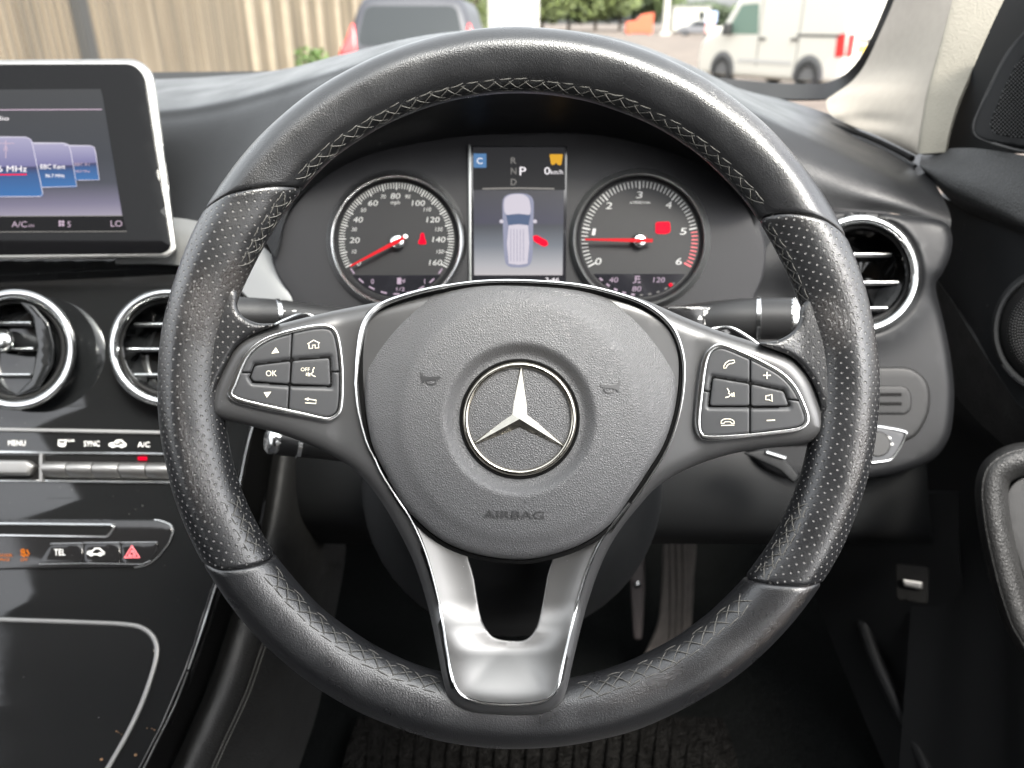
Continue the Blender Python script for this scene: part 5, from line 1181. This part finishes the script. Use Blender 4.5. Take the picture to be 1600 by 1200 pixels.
# floor mat
mt_ = mat('mat_pile', (0.0075, 0.0073, 0.007), 0.95, spec=0.0, bump=[('v', 260, 1.0, 0.004)], var=0.5, vscale=90)
MF = [[(560, 1120, 1.045), (700, 1118, 1.05), (850, 1117, 1.05), (1000, 1118, 1.05), (1130, 1122, 1.04)], [(540, 1180, 0.985), (700, 1180, 0.99), (850, 1180, 0.99), (1000, 1180, 0.99), (1150, 1180, 0.98)], [(520, 1290, 0.905), (700, 1290, 0.905), (850, 1290, 0.905), (1000, 1290, 0.905), (1170, 1290, 0.90)]]
fmat = thing('floor_mat', 'ribbed dark pile floor mat below the pedals', 'floor mat', P(850, 1200, 0.97))
mk('pile', *loft(MF, 6, 6, 0.006), mt_, fmat, smooth=60)
for i in range(22):
    x = 575+i*25; mk('rib', *tube([P(x+4, 1128, 1.04), P(x, 1182, 0.982), P(x-6, 1285, 0.90)], 0.0028, n=6), mt_, fmat)
# pedals
PF = Pl(1.10, 1040, 930, pitch=8)
pd_ = thing('accelerator_pedal', 'long ribbed accelerator pedal in the dark footwell', 'pedal', PF.at(1050, 1040))
mk('pad', *pillow(PF, crom([(1040, 835), (1085, 837), (1085, 900), (1082, 960), (1078, 1030), (1062, 1060), (1010, 1065), (1000, 1040), (1012, 1010), (1028, 970), (1034, 900)], 5), 0.015, bevel=5, step=12), M['rubber'], pd_, smooth=60)
for x in (1048, 1058, 1068): mk('rib', *tube([PF.at(x, 845, 0.001), PF.at(x+1, 930, 0.001), PF.at(x-2, 1020, 0.001)], 0.0022, n=6), M['rubber'], pd_)
pb = thing('brake_pedal', 'brake pedal arm with two bright bolts in the dark footwell', 'pedal', PF.at(995, 1000))
mk('arm', *pillow(PF, rpoly([(984, 860), (1007, 860), (1008, 925), (1003, 1000), (990, 1000), (985, 925)], 6), 0.02, bevel=4, step=12, h0=0.02), mat('pedal_arm', (0.04, 0.034, 0.034), 0.5), pb, smooth=60)
for y in (877, 914): mk('bolt', *lathe(PF, 996, y, [(0.1, 0.027), (5, 0.026), (7, 0.022), (7, 0.018)], 12), M['chrome_s'], pb, smooth=50)
# --- unseen cabin around the camera: closed roof lining, doors, rear shut to darken it
shell = bpy.data.objects.new('cabin_shell', None); COL.objects.link(shell); shell.location = (-0.36, -0.6, 0.5); ORG[shell.name] = Vector((-0.36, -0.6, 0.5)); shell['kind'] = 'structure'
ZF = Wf((0, 0, 0), (1, 0, 0), (0, 1, 0))
hl = mat('headlining', (0.42, 0.40, 0.36), 0.9); sh = mat('shell_dark', (0.03, 0.03, 0.032), 0.7)
ROOF = 1.70
def bx(n, x0, x1, y0, y1, z0, z1, m_): return mk(n, *box(ZF, x0, x1, y0, y1, z0, z1), m_, shell, smooth=0)
bx('roof_lining', -1.10, 0.40, -2.2, -0.03, ROOF, ROOF+0.03, hl)
bx('door_left', -1.24, -1.18, -2.0, 1.1, 0.4, 1.10, sh); bx('door_right', 0.58, 0.64, -2.0, 1.1, 0.4, 1.10, sh); bx('bulkhead', -1.30, 0.70, 1.42, 1.48, 0.0, 1.10, sh)
bx('rear_wall', -1.1, 0.42, -2.2, -2.1, 0.4, ROOF, sh); bx('rear_side_block', -1.22, -1.16, -2.1, -0.62, 1.13, ROOF, sh); bx('rear_side_block', 0.50, 0.56, -2.1, -0.62, 1.13, ROOF, sh); bx('cabin_floor', -1.30, 0.70, -2.3, 1.40, 0.26, 0.38, sh)  # opaque rear and sides up to the roof, added to cut light from behind
bx('pillar_b', 0.42, 0.50, -0.62, -0.48, 1.1, ROOF, hl); bx('pillar_b', -1.18, -1.10, -0.62, -0.48, 1.1, ROOF, hl)
mk('bonnet', *loft([[(-900, 220, 1.15), (-300, 195, 1.15), (400, 185, 1.16), (1000, 185, 1.16), (1500, 230, 1.10)], [(-300, 172, 1.9), (0, 165, 1.95), (400, 160, 2.0), (900, 160, 2.0), (1250, 178, 1.9)], [(-100, 185, 2.4), (100, 178, 2.45), (400, 172, 2.5), (800, 172, 2.5), (1100, 188, 2.4)]], 5, 5, 0.004), mat('bonnet_paint', (0.02, 0.02, 0.022), 0.3), shell, smooth=60)
# ============================================================ OUTSIDE
ground = mk('ground', [(-300, -60, 0), (300, -60, 0), (300, 500, 0), (-300, 500, 0)], [(0, 1, 2, 3)], None, smooth=0); ground['kind'] = 'structure'
gmat = mat('dusty_yard', (0.10, 0.079, 0.064), 0.9, var=0.3, vscale=0.6, bump=[('n', 6, 0.4, 0.03)]); ground.data.materials.append(gmat)
ZUP = Vector((0, 0, 1))
# --- close boarded fence along the yard, seen through the passenger side of the windscreen
FX = -3.55
fence = thing('board_fence', 'tall weathered wooden fence of narrow upright boards with pale posts', 'fence', (FX, 10, 0))
def woodmat(name, c):
    m = mat(name, c, 0.85, bump=[('n', 60, 0.4, 0.004)]); nt = m.node_tree; N = nt.nodes; b = N['Principled BSDF']
    ge = N.new('ShaderNodeNewGeometry'); mp = N.new('ShaderNodeMapping'); mp.inputs['Scale'].default_value = (3, 16, 0.55); nt.links.new(ge.outputs['Position'], mp.inputs[0])
    nz = N.new('ShaderNodeTexNoise'); nz.inputs['Scale'].default_value = 1.0; nz.inputs['Detail'].default_value = 5; nt.links.new(mp.outputs[0], nz.inputs['Vector'])
    n2 = N.new('ShaderNodeTexNoise'); n2.inputs['Scale'].default_value = 0.7; nt.links.new(ge.outputs['Position'], n2.inputs['Vector'])
    ad = N.new('ShaderNodeMath'); ad.operation = 'ADD'; nt.links.new(nz.outputs['Fac'], ad.inputs[0]); nt.links.new(n2.outputs['Fac'], ad.inputs[1])
    mr = N.new('ShaderNodeMapRange'); mr.inputs[1].default_value = 0.65; mr.inputs[2].default_value = 1.35; mr.inputs[3].default_value = 0.72; mr.inputs[4].default_value = 1.22; nt.links.new(ad.outputs[0], mr.inputs[0])
    vm = N.new('ShaderNodeVectorMath'); vm.operation = 'SCALE'; vm.inputs[0].default_value = c; nt.links.new(mr.outputs[0], vm.inputs['Scale']); nt.links.new(vm.outputs[0], b.inputs['Base Color'])
    return m
fm = [woodmat('fence_board_%d' % i, c) for i, c in enumerate([(0.185, 0.15, 0.108), (0.15, 0.124, 0.092), (0.205, 0.168, 0.122)])]
pm = mat('fence_post_pale', (0.30, 0.25, 0.185), 0.8, var=0.15, vscale=4); pdk = mat('fence_post_dark', (0.045, 0.044, 0.042), 0.9)
bw = 0.11; bmesh_ = []
for i, f in enumerate(fm):
    FB = Wf((FX, 0, 0), (0, 1, 0), (0, 0, 1))
    v, fc = box(FB, -bw*0.56, bw*0.56, 0, 2.3, -0.008, 0.010)
    for j in (0, 3): v[j] -= Vector((0.008, 0, 0))       # feather edge: one side thinner
    for j in (4, 7): v[j] += Vector((0.028, 0, 0))
    o = mk('board', v, fc, f, fence, smooth=0); bmesh_.append(o)
y = 4.3; n_ = 0; base_loc = [o.location.copy() for o in bmesh_]
while y < 26 and n_ < 290:
    i = random.randrange(3)
    if n_ < 3: o = bmesh_[n_]; i = n_
    else:
        o = bmesh_[i].copy(); COL.objects.link(o); o.parent = fence
    o.location = base_loc[i]+Vector((random.uniform(-0.004, 0.004), y, random.uniform(-0.03, 0.02))); y += bw; n_ += 1
FBW = Wf((FX, 0, 0), (0, 1, 0), (0, 0, 1))
mk('post', *box(FBW, 6.85, 6.99, 0, 2.4, 0.0, 0.09), pdk, fence, smooth=0)
for py_ in (11.3, 12.1, 13.1, 14.3, 15.4, 17.0, 19.0): mk('post', *box(FBW, py_, py_+0.13, 0, 2.4, 0.0, 0.10), pm, fence, smooth=0)
mk('gravel_board', *box(FBW, 4.2, 26, 0, 0.25, -0.03, 0.02), pdk, fence, smooth=0)
# --- foliage builder: many small leaves spread through a volume
def leaves(blobs, n, size, seed, dens_edge=0.55):
    rnd = random.Random(seed); vs = []; fs = []
    tot = sum(b[3]*b[4]*b[5] for b in blobs)
    for (cx, cy, cz, rx, ry, rz) in blobs:
        for _ in range(int(n*rx*ry*rz/tot)+8):
            while True:
                u = Vector((rnd.uniform(-1, 1), rnd.uniform(-1, 1), rnd.uniform(-1, 1)))
                l = u.length
                if 0.05 < l < 1: break
            u = u*((l**0.35)/l); k = 1+0.3*noise.noise(u*2.3+Vector((cx, cy, cz)))
            c = Vector((cx+u.x*rx*k, cy+u.y*ry*k, max(0.02, cz+u.z*rz*k)))
            a = Vector((rnd.gauss(0, 1), rnd.gauss(0, 1), rnd.gauss(0, 1))).normalized(); b = a.orthogonal().normalized(); s = size*rnd.uniform(0.6, 1.5)
            i = len(vs); vs += [c-a*s, c+b*s*0.55, c+a*s, c-b*s*0.55]; fs.append((i, i+1, i+2, i+3))
    return vs, fs
def leafmat(name, c):
    m = mat(name, c, 0.6, var=0.5, vscale=1.2); m.node_tree.nodes['Principled BSDF'].inputs['Transmission Weight'].default_value = 0.0; return m
lm_ = [leafmat('leaf_light', (0.10, 0.125, 0.04)), leafmat('leaf_mid', (0.065, 0.09, 0.03)), leafmat('leaf_dark', (0.04, 0.058, 0.026))]
bark = mat('bark', (0.10, 0.08, 0.06), 0.9, bump=[('n', 20, 0.8, 0.02)])
def tree(x, y, h, r, m_, label, seed, group='trees along the far edge of the yard'):
    t = thing('tree', label, 'tree', (x, y, 0), group); rnd = random.Random(seed)
    mt = MB(); mt.add(tube([(x, y, 0), (x+0.1, y, h*0.35), (x-0.1, y, h*0.7)], [0.28, 0.2, 0.08], n=8))
    for k in range(5):
        a = rnd.uniform(0, 6.28); z = h*rnd.uniform(0.25, 0.5); mt.add(tube([(x, y, z), (x+math.cos(a)*r*0.6, y+math.sin(a)*r*0.6, z+h*0.25)], [0.1, 0.03], n=6))
    mt.mk('trunk', bark, t, smooth=60)
    bl = [(x, y, h*0.55, r*0.8, r*0.8, h*0.42)]
    for k in range(7):
        a = rnd.uniform(0, 6.28); bl.append((x+math.cos(a)*r*0.6, y+math.sin(a)*r*0.6, h*rnd.uniform(0.25, 0.75), r*rnd.uniform(0.35, 0.6), r*rnd.uniform(0.35, 0.6), h*rnd.uniform(0.15, 0.25)))
    mk('crown', *leaves(bl, 3800, 0.08*r**0.9, seed), m_, t, smooth=0)
D = 62.0
GX = lambda px, d: (px-800)/FPX*d
def gy(d): return d*math.cos(PITCH)*1.22
specs = [(845, 120, 9.0, 6.0, 0, 'pale green leafy tree next to the tall white lorry'), (885, 130, 12, 6.8, 1, 'mid green rounded tree second along from the white lorry'), (925, 128, 11, 6.4, 0, 'pale green bushy tree between two darker trees'), (962, 140, 13, 7.0, 2, 'dark green tree behind the orange barrier'), (1003, 140, 11, 6.2, 1, 'green tree behind the concrete pole'), (742, 58, 5.0, 1.6, 0, 'slim yellow green tree beside the dark parked car'), (1085, 190, 5.5, 8.0, 2, 'distant dark tree above the grey portable cabin'), (1165, 200, 6.0, 9.0, 1, 'distant brownish tree above the white parked cars')]
for i, (px, d, h, r, k, lb) in enumerate(specs): tree(GX(px, d), d*1.06, h, r, lm_[k], lb, 20+i)
# bushes at the foot of the fence
def bush(px, d, h, r, m_, label, seed):
    x = GX(px, d); y_ = d*1.08; t = thing('bush', label, 'bush', (x, y_, 0), 'bushes at the foot of the fence')
    mt = MB(); rnd = random.Random(seed)
    for k in range(5): mt.add(tube([(x, y_, 0), (x+rnd.uniform(-r, r)*0.6, y_+rnd.uniform(-r, r)*0.6, h*0.7)], [0.015, 0.005], n=5))
    mt.mk('stems', bark, t)
    mk('foliage', *leaves([(x, y_, h*0.45, r, r*0.8, h*0.55), (x+r*0.4, y_, h*0.3, r*0.6, r*0.6, h*0.4), (x-r*0.5, y_, h*0.3, r*0.6, r*0.6, h*0.35)], 900, 0.05, seed), m_, t, smooth=0)
lb_ = leafmat('leaf_bright', (0.075, 0.13, 0.03)); ly = leafmat('leaf_yellow', (0.16, 0.17, 0.05))
bush(487, 12.5, 0.95, 0.42, lb_, 'bright green bush at the foot of the fence by the dark car', 3)
bush(452, 11.6, 0.5, 0.3, ly, 'low yellow green weeds at the foot of the fence', 4)
bush(425, 10.8, 0.42, 0.25, ly, 'sparse dry weeds under the pale fence posts', 5)
# --- cars
def glassm(name, c): return mat(name, c, 0.08, spec=0.2)
paint_d = mat('dark_grey_paint', (0.03, 0.031, 0.038), 0.5, coat=0.0); paint_w = mat('white_paint', (0.60, 0.58, 0.52), 0.35, coat=0.4)
tyre = mat('tyre', (0.03, 0.03, 0.03), 0.85); rim_ = mat('wheel_rim', (0.35, 0.35, 0.36), 0.4, metal=0.7); carg = glassm('car_glass', (0.022, 0.025, 0.027)); redl = mat('tail_lamp_red', (0.55, 0.03, 0.03), 0.25, coat=0.5); blk = mat('black_trim', (0.02, 0.02, 0.02), 0.6)
def wheel_at(par, c, ax, r, w):
    fr = Wf(c, ax.cross(ZUP), ZUP)
    mk('tyre', *lathe(fr, 0, 0, [(r*0.62, -w/2), (r*0.95, -w/2), (r, -w/4), (r, w/4), (r*0.95, w/2), (r*0.62, w/2*0.8)], 28), tyre, par, smooth=50)
    mk('rim', *lathe(fr, 0, 0, [(0.01, w*0.25), (r*0.2, w*0.3), (r*0.55, w*0.2), (r*0.64, w*0.42)], 20), rim_, par, smooth=40)
# dark hatchback parked ahead, seen from behind
d0 = 9.6; cx0 = GX(644, d0); cy0 = d0*1.075
car = thing('parked_car', 'dark grey hatchback parked by the fence seen from behind', 'car', (cx0, cy0+2, 0))
RF = Wf((cx0, cy0, 0), (1, 0, 0), (0, 0, 1))     # normal faces the camera (-y)
sil = crom([(-0.90, 0.35), (-0.92, 0.75), (-0.88, 1.02), (-0.76, 1.22), (-0.66, 1.50), (-0.5, 1.62), (0, 1.66), (0.5, 1.62), (0.66, 1.50), (0.76, 1.22), (0.88, 1.02), (0.92, 0.75), (0.90, 0.35), (0.8, 0.25), (-0.8, 0.25)], 5)
def hcar(x, y, s): return -0.45*max(0, (y-1.0)/0.65)**1.2*0.8
mk('body', *pillow(RF, sil, 3.6, bevel=0.12, hf=hcar, step=0.08), paint_d, car, smooth=60)
def hc(x, y, o=0.004): return hcar(x, y, 0)+o
class CarF:
    k = 1.0; n = RF.n
    def at(s, x, y, h=0): return RF.at(x, y, hcar(x, y, 0)+h)
CFR = CarF()
mk('rear_window', *pillow(CFR, rpoly([(-0.66, 1.06), (0.66, 1.06), (0.56, 1.50), (-0.56, 1.50)], 0.1), 0.004, step=0.1, h0=0.006), carg, car, smooth=60)
for s in (-1, 1):
    mk('tail_lamp', *pillow(CFR, crom([(s*0.88, 0.80), (s*0.88, 0.98), (s*0.80, 1.12), (s*0.73, 1.30), (s*0.69, 1.25), (s*0.66, 0.98), (s*0.64, 0.84)], 5), 0.03, bevel=0.02, step=0.05, h0=0.02), redl, car, smooth=60)
    wheel_at(car, (cx0+s*0.78, cy0+0.75, 0.31), Vector((s, 0, 0)), 0.31, 0.2); wheel_at(car, (cx0+s*0.78, cy0+3.0, 0.31), Vector((s, 0, 0)), 0.31, 0.2)
mk('badge', *lathe(RF, -0.02, 0.90, [(0.001, 0.03), (0.05, 0.028), (0.075, 0.02), (0.08, 0.0)], 20), M['chrome'], car, smooth=60)
mk('number_plate', *pillow(RF, rpoly([(-0.27, 0.66), (0.27, 0.66), (0.27, 0.78), (-0.27, 0.78)], 0.01), 0.01, step=0.1, h0=0.012), mat('yellow_plate', (0.75, 0.55, 0.08), 0.5), car, smooth=0)
mk('plate_band', *flatpoly(RF, [(-0.27, 0.66), (-0.215, 0.66), (-0.215, 0.78), (-0.27, 0.78)], 0.016), mat('plate_blue', (0.03, 0.15, 0.5), 0.5), car, smooth=0)
mk('wiper', *tube([CFR.at(0.02, 1.10, 0.02), CFR.at(0.2, 1.14, 0.025), CFR.at(0.46, 1.16, 0.02)], 0.02, n=6), blk, car)
mk('bumper', *pillow(RF, rpoly([(-0.9, 0.3), (0.9, 0.3), (0.9, 0.62), (-0.9, 0.62)], 0.1), 0.1, bevel=0.05, step=0.1, h0=0.05), paint_d, car, smooth=60)
# white panel van on the right, seen on its left side and from behind
archm = mat('arch_grey', (0.14, 0.14, 0.14), 0.8)
def van(px, py, d, yaw, label, L=4.3, H=2.0, Wd=1.75, mark=True, scale=1.0):
    # ground point of the rear wheel nearest us, body runs away from it along yaw (degrees left of forward)
    b = P(px, py, d); b.z = 0; a = R_(yaw); ex = Vector((-math.sin(a), math.cos(a), 0)); side_ = Vector((-math.cos(a), -math.sin(a), 0))
    t = thing('panel_van', label, 'van', b+ex*1.2-side_*0.8)
    F = Wf(b, ex, ZUP)
    if F.n.dot(side_) < 0: F = Wf(b, ex, ZUP); F.n = side_
    out = rpoly([(-0.85, 0.22), (-0.88, 1.0), (-0.82, H), (1.75, H), (2.15, H-0.10), (2.75, 1.18), (3.35, 1.0), (3.45, 0.6), (3.42, 0.2)], [0.1, 0.1, 0.14, 0.3, 0.3, 0.2, 0.25, 0.1, 0.1])
    mk('body', *pillow(F, out, Wd, bevel=0.10, step=0.12, back=True), paint_w, t, smooth=60)
    mk('cab_window', *pillow(F, rpoly([(1.52, 1.08), (2.55, 1.08), (2.12, 1.66), (1.60, 1.68)], 0.06), 0.01, step=0.1, h0=0.004, bevel=0.0), glassm('van_glass_'+label[:6], (0.16, 0.23, 0.19)), t, smooth=0)
    for x in (0.0, 2.55):
        mk('wheel_arch', *pillow(F, [(x+0.40*math.cos(R_(q)), 0.33+0.40*math.sin(R_(q))) for q in range(-10, 191, 10)], 0.02, step=0.1, h0=0.006), archm, t, smooth=0)
        wheel_at(t, F.at(x, 0.32, -0.06), F.n, 0.32, 0.2)
        wheel_at(t, F.at(x, 0.32, -Wd+0.12), F.n*-1, 0.32, 0.2)
    mk('rubbing_strip', *pillow(F, [(0.45, 0.52), (2.05, 0.52), (2.05, 0.60), (0.45, 0.60)], 0.01, step=0.3, h0=0.012), mat('grey_strip', (0.45, 0.44, 0.42), 0.6), t, smooth=0)
    for x in (1.48, 0.36): mk('door_gap', *box(F, x-0.008, x+0.008, 0.45, H-0.15, 0.0, 0.004), blk, t, smooth=0)
    mk('slide_rail', *box(F, -0.7, 0.42, 1.06, 1.10, 0.0, 0.012), blk, t, smooth=0)
    for x in (1.38, 0.46): mk('door_handle', *box(F, x-0.1, x+0.1, 0.98, 1.02, 0.0, 0.03), blk, t, smooth=0)
    mk('mirror', *pillow(F, rpoly([(2.28, 1.06), (2.46, 1.06), (2.44, 1.30), (2.30, 1.30)], 0.05), 0.12, bevel=0.04, step=0.06, h0=0.22, back=True), blk, t, smooth=60)
    mk('tail_lamp', *pillow(F, rpoly([(-0.83, 0.72), (-0.62, 0.70), (-0.60, 1.10), (-0.80, 1.14)], 0.03), 0.04, bevel=0.01, step=0.08, h0=0.012), redl, t, smooth=50)
    RB = Wf(b-ex*0.88, -side_, ZUP); RB.n = -ex
    mk('tail_lamp', *pillow(RB, rpoly([(0.03, 0.72), (0.16, 0.72), (0.16, 1.12), (0.03, 1.12)], 0.03), 0.04, bevel=0.01, step=0.08, h0=0.02), redl, t, smooth=50)
    mk('number_plate', *pillow(RB, [(0.30, 0.80), (0.84, 0.80), (0.84, 0.92), (0.30, 0.92)], 0.01, step=0.2, h0=0.02), mat('van_plate', (0.75, 0.50, 0.10), 0.5), t, smooth=0)
    mk('rear_handle', *box(RB, 0.25, 0.9, 0.99, 1.03, 0.0, 0.03), blk, t, smooth=0)
    return t
van(1261, 118, 15.5, 27, 'white panel van with green tinted cab window parked across the yard')
# lorry box behind the dark car
LF = Wf((GX(768, 34), 36, 0), (1, 0, 0), (0, 0, 1))
lor = thing('lorry', 'tall white lorry parked ahead beyond the dark car', 'lorry', (GX(800, 34), 38, 0))
mk('box_body', *pillow(LF, rpoly([(-0.1, 0.7), (2.05, 0.7), (2.05, 3.3), (-0.1, 3.3)], 0.06), 5.0, bevel=0.05, step=0.4), mat('lorry_white', (0.40, 0.39, 0.36), 0.6), lor, smooth=60)
mk('rear_window', *pillow(LF, rpoly([(0.05, 1.15), (0.42, 1.12), (0.42, 1.62), (0.10, 1.64)], 0.08), 0.02, step=0.2, h0=0.01), glassm('lorry_glass', (0.22, 0.26, 0.26)), lor, smooth=0)
for s in (0.2, 1.7): wheel_at(lor, LF.at(s, 0.4, -0.8), Vector((-1 if s < 1 else 1, 0, 0)), 0.4, 0.3)
mk('underframe', *box(LF, 0.1, 1.9, 0.4, 0.7, -4.8, -0.2), blk, lor, smooth=0)
# orange barrier, pole, portable cabin, far cars, small clutter
def gpt(px, d): return Vector((GX(px, d), d*1.05, 0))
q = gpt(990, 96); BF = Wf(q, (1, 0, 0), (0, 0, 1))
bar = thing('site_barrier', 'orange plastic site barrier standing by the trees', 'barrier', q)
orm = mat('orange_plastic', (0.5, 0.10, 0.045), 0.5)
mk('panel', *pillow(BF, rpoly([(-1.6, 0.1), (1.6, 0.1), (1.6, 2.3), (0.2, 2.1), (-0.3, 1.5), (-1.6, 1.3)], 0.05), 1.0, bevel=0.04, step=0.2, back=True), orm, bar, smooth=50)
for x in (-1.3, 1.0): mk('foot', *box(BF, x, x+0.3, 0, 0.12, -0.9, 0.2), orm, bar, smooth=0)
q = gpt(1028, 88); pole = thing('concrete_pole', 'tall grey concrete pole beside the portable cabin', 'pole', q)
mk('shaft', *tube([q, q+Vector((0.02, 0, 9))], [0.36, 0.30], n=12), mat('concrete', (0.42, 0.40, 0.36), 0.85, var=0.15, vscale=3), pole, smooth=60)
mk('foot_block', *box(Wf(q, (1, 0, 0), (0, 1, 0)), -0.6, 0.6, -0.6, 0.6, 0, 0.3), mat('concrete_foot', (0.4, 0.38, 0.35), 0.9), pole, smooth=0)
q = gpt(1038, 100); KF = Wf(q, (1, 0, 0), (0, 0, 1))
cab = thing('portable_cabin', 'long grey portable cabin behind the parked cars', 'cabin', q+Vector((1.5, 2, 0)))
mk('wall', *pillow(KF, [(0.1, 0.25), (4.6, 0.25), (4.6, 3.0), (0.1, 3.0)], 6, bevel=0.04, step=0.5), mat('cabin_grey', (0.40, 0.39, 0.34), 0.8, var=0.1, vscale=1), cab, smooth=50)
mk('roof', *box(KF, 0.0, 4.7, 3.02, 3.14, -6.1, 0.12), mat('cabin_roof', (0.25, 0.25, 0.24), 0.8), cab, smooth=0)
mk('window', *pillow(KF, [(3.2, 1.6), (3.9, 1.6), (3.9, 2.5), (3.2, 2.5)], 0.02, step=0.3, h0=0.01), carg, cab, smooth=0)
for x in (0.5, 3.9): mk('leg', *box(KF, x, x+0.25, 0, 0.25, -0.4, -0.05), blk, cab, smooth=0)
def smallcar(px, d, m_, label, yaw=70):
    b = gpt(px, d); a = R_(yaw); ex = Vector((-math.sin(a), math.cos(a), 0)); F = Wf(b, ex, ZUP)
    if F.n.dot(CAMP-b) < 0: F.n = -F.n
    t = thing('parked_car', label, 'car', b)
    out = crom([(-2.0, 0.3), (-2.05, 0.75), (-1.7, 0.92), (-0.9, 1.38), (0.3, 1.45), (1.0, 1.05), (1.85, 0.85), (2.05, 0.6), (2.0, 0.3)], 5)
    mk('body', *pillow(F, out, 1.7, bevel=0.12, step=0.15, back=True), m_, t, smooth=60)
    mk('side_window', *pillow(F, rpoly([(-1.2, 0.95), (0.75, 0.98), (0.2, 1.34), (-0.8, 1.30)], 0.08), 0.01, step=0.2, h0=0.006), carg, t, smooth=0)
    for x in (-1.3, 1.3): wheel_at(t, F.at(x, 0.31, -0.05), F.n, 0.31, 0.2); wheel_at(t, F.at(x, 0.31, -1.6), F.n*-1, 0.31, 0.2)
smallcar(1136, 66, paint_w, 'white car parked by the portable cabin beyond the van', 80)
smallcar(1076, 84, mat('grey_paint', (0.16, 0.16, 0.17), 0.35), 'dark grey car parked in front of the portable cabin', 70)
smallcar(1160, 82, mat('silver_paint', (0.5, 0.5, 0.5), 0.35), 'silver car half hidden behind the white parked car', 84)
q = gpt(1095, 66); sg = thing('notice_board', 'blue, white and red notice board on posts beside the white car', 'sign', q); SGF = Wf(q, (1, 0, 0), (0, 0, 1))
for x in (-0.3, 0.3): mk('post', *box(SGF, x-0.04, x+0.04, 0, 1.9, -0.04, 0.04), blk, sg, smooth=0)
mk('board', *pillow(SGF, rpoly([(-0.45, 1.25), (0.45, 1.25), (0.45, 2.1), (-0.45, 2.1)], 0.05), 0.05, step=0.3, h0=0.1), mat('sign_blue', (0.35, 0.42, 0.62), 0.6), sg, smooth=0)
mk('board', *pillow(SGF, rpoly([(-0.4, 0.5), (0.3, 0.5), (0.3, 1.2), (-0.4, 1.2)], 0.05), 0.05, step=0.3, h0=0.1), mat('sign_red', (0.62, 0.28, 0.25), 0.6), sg, smooth=0)
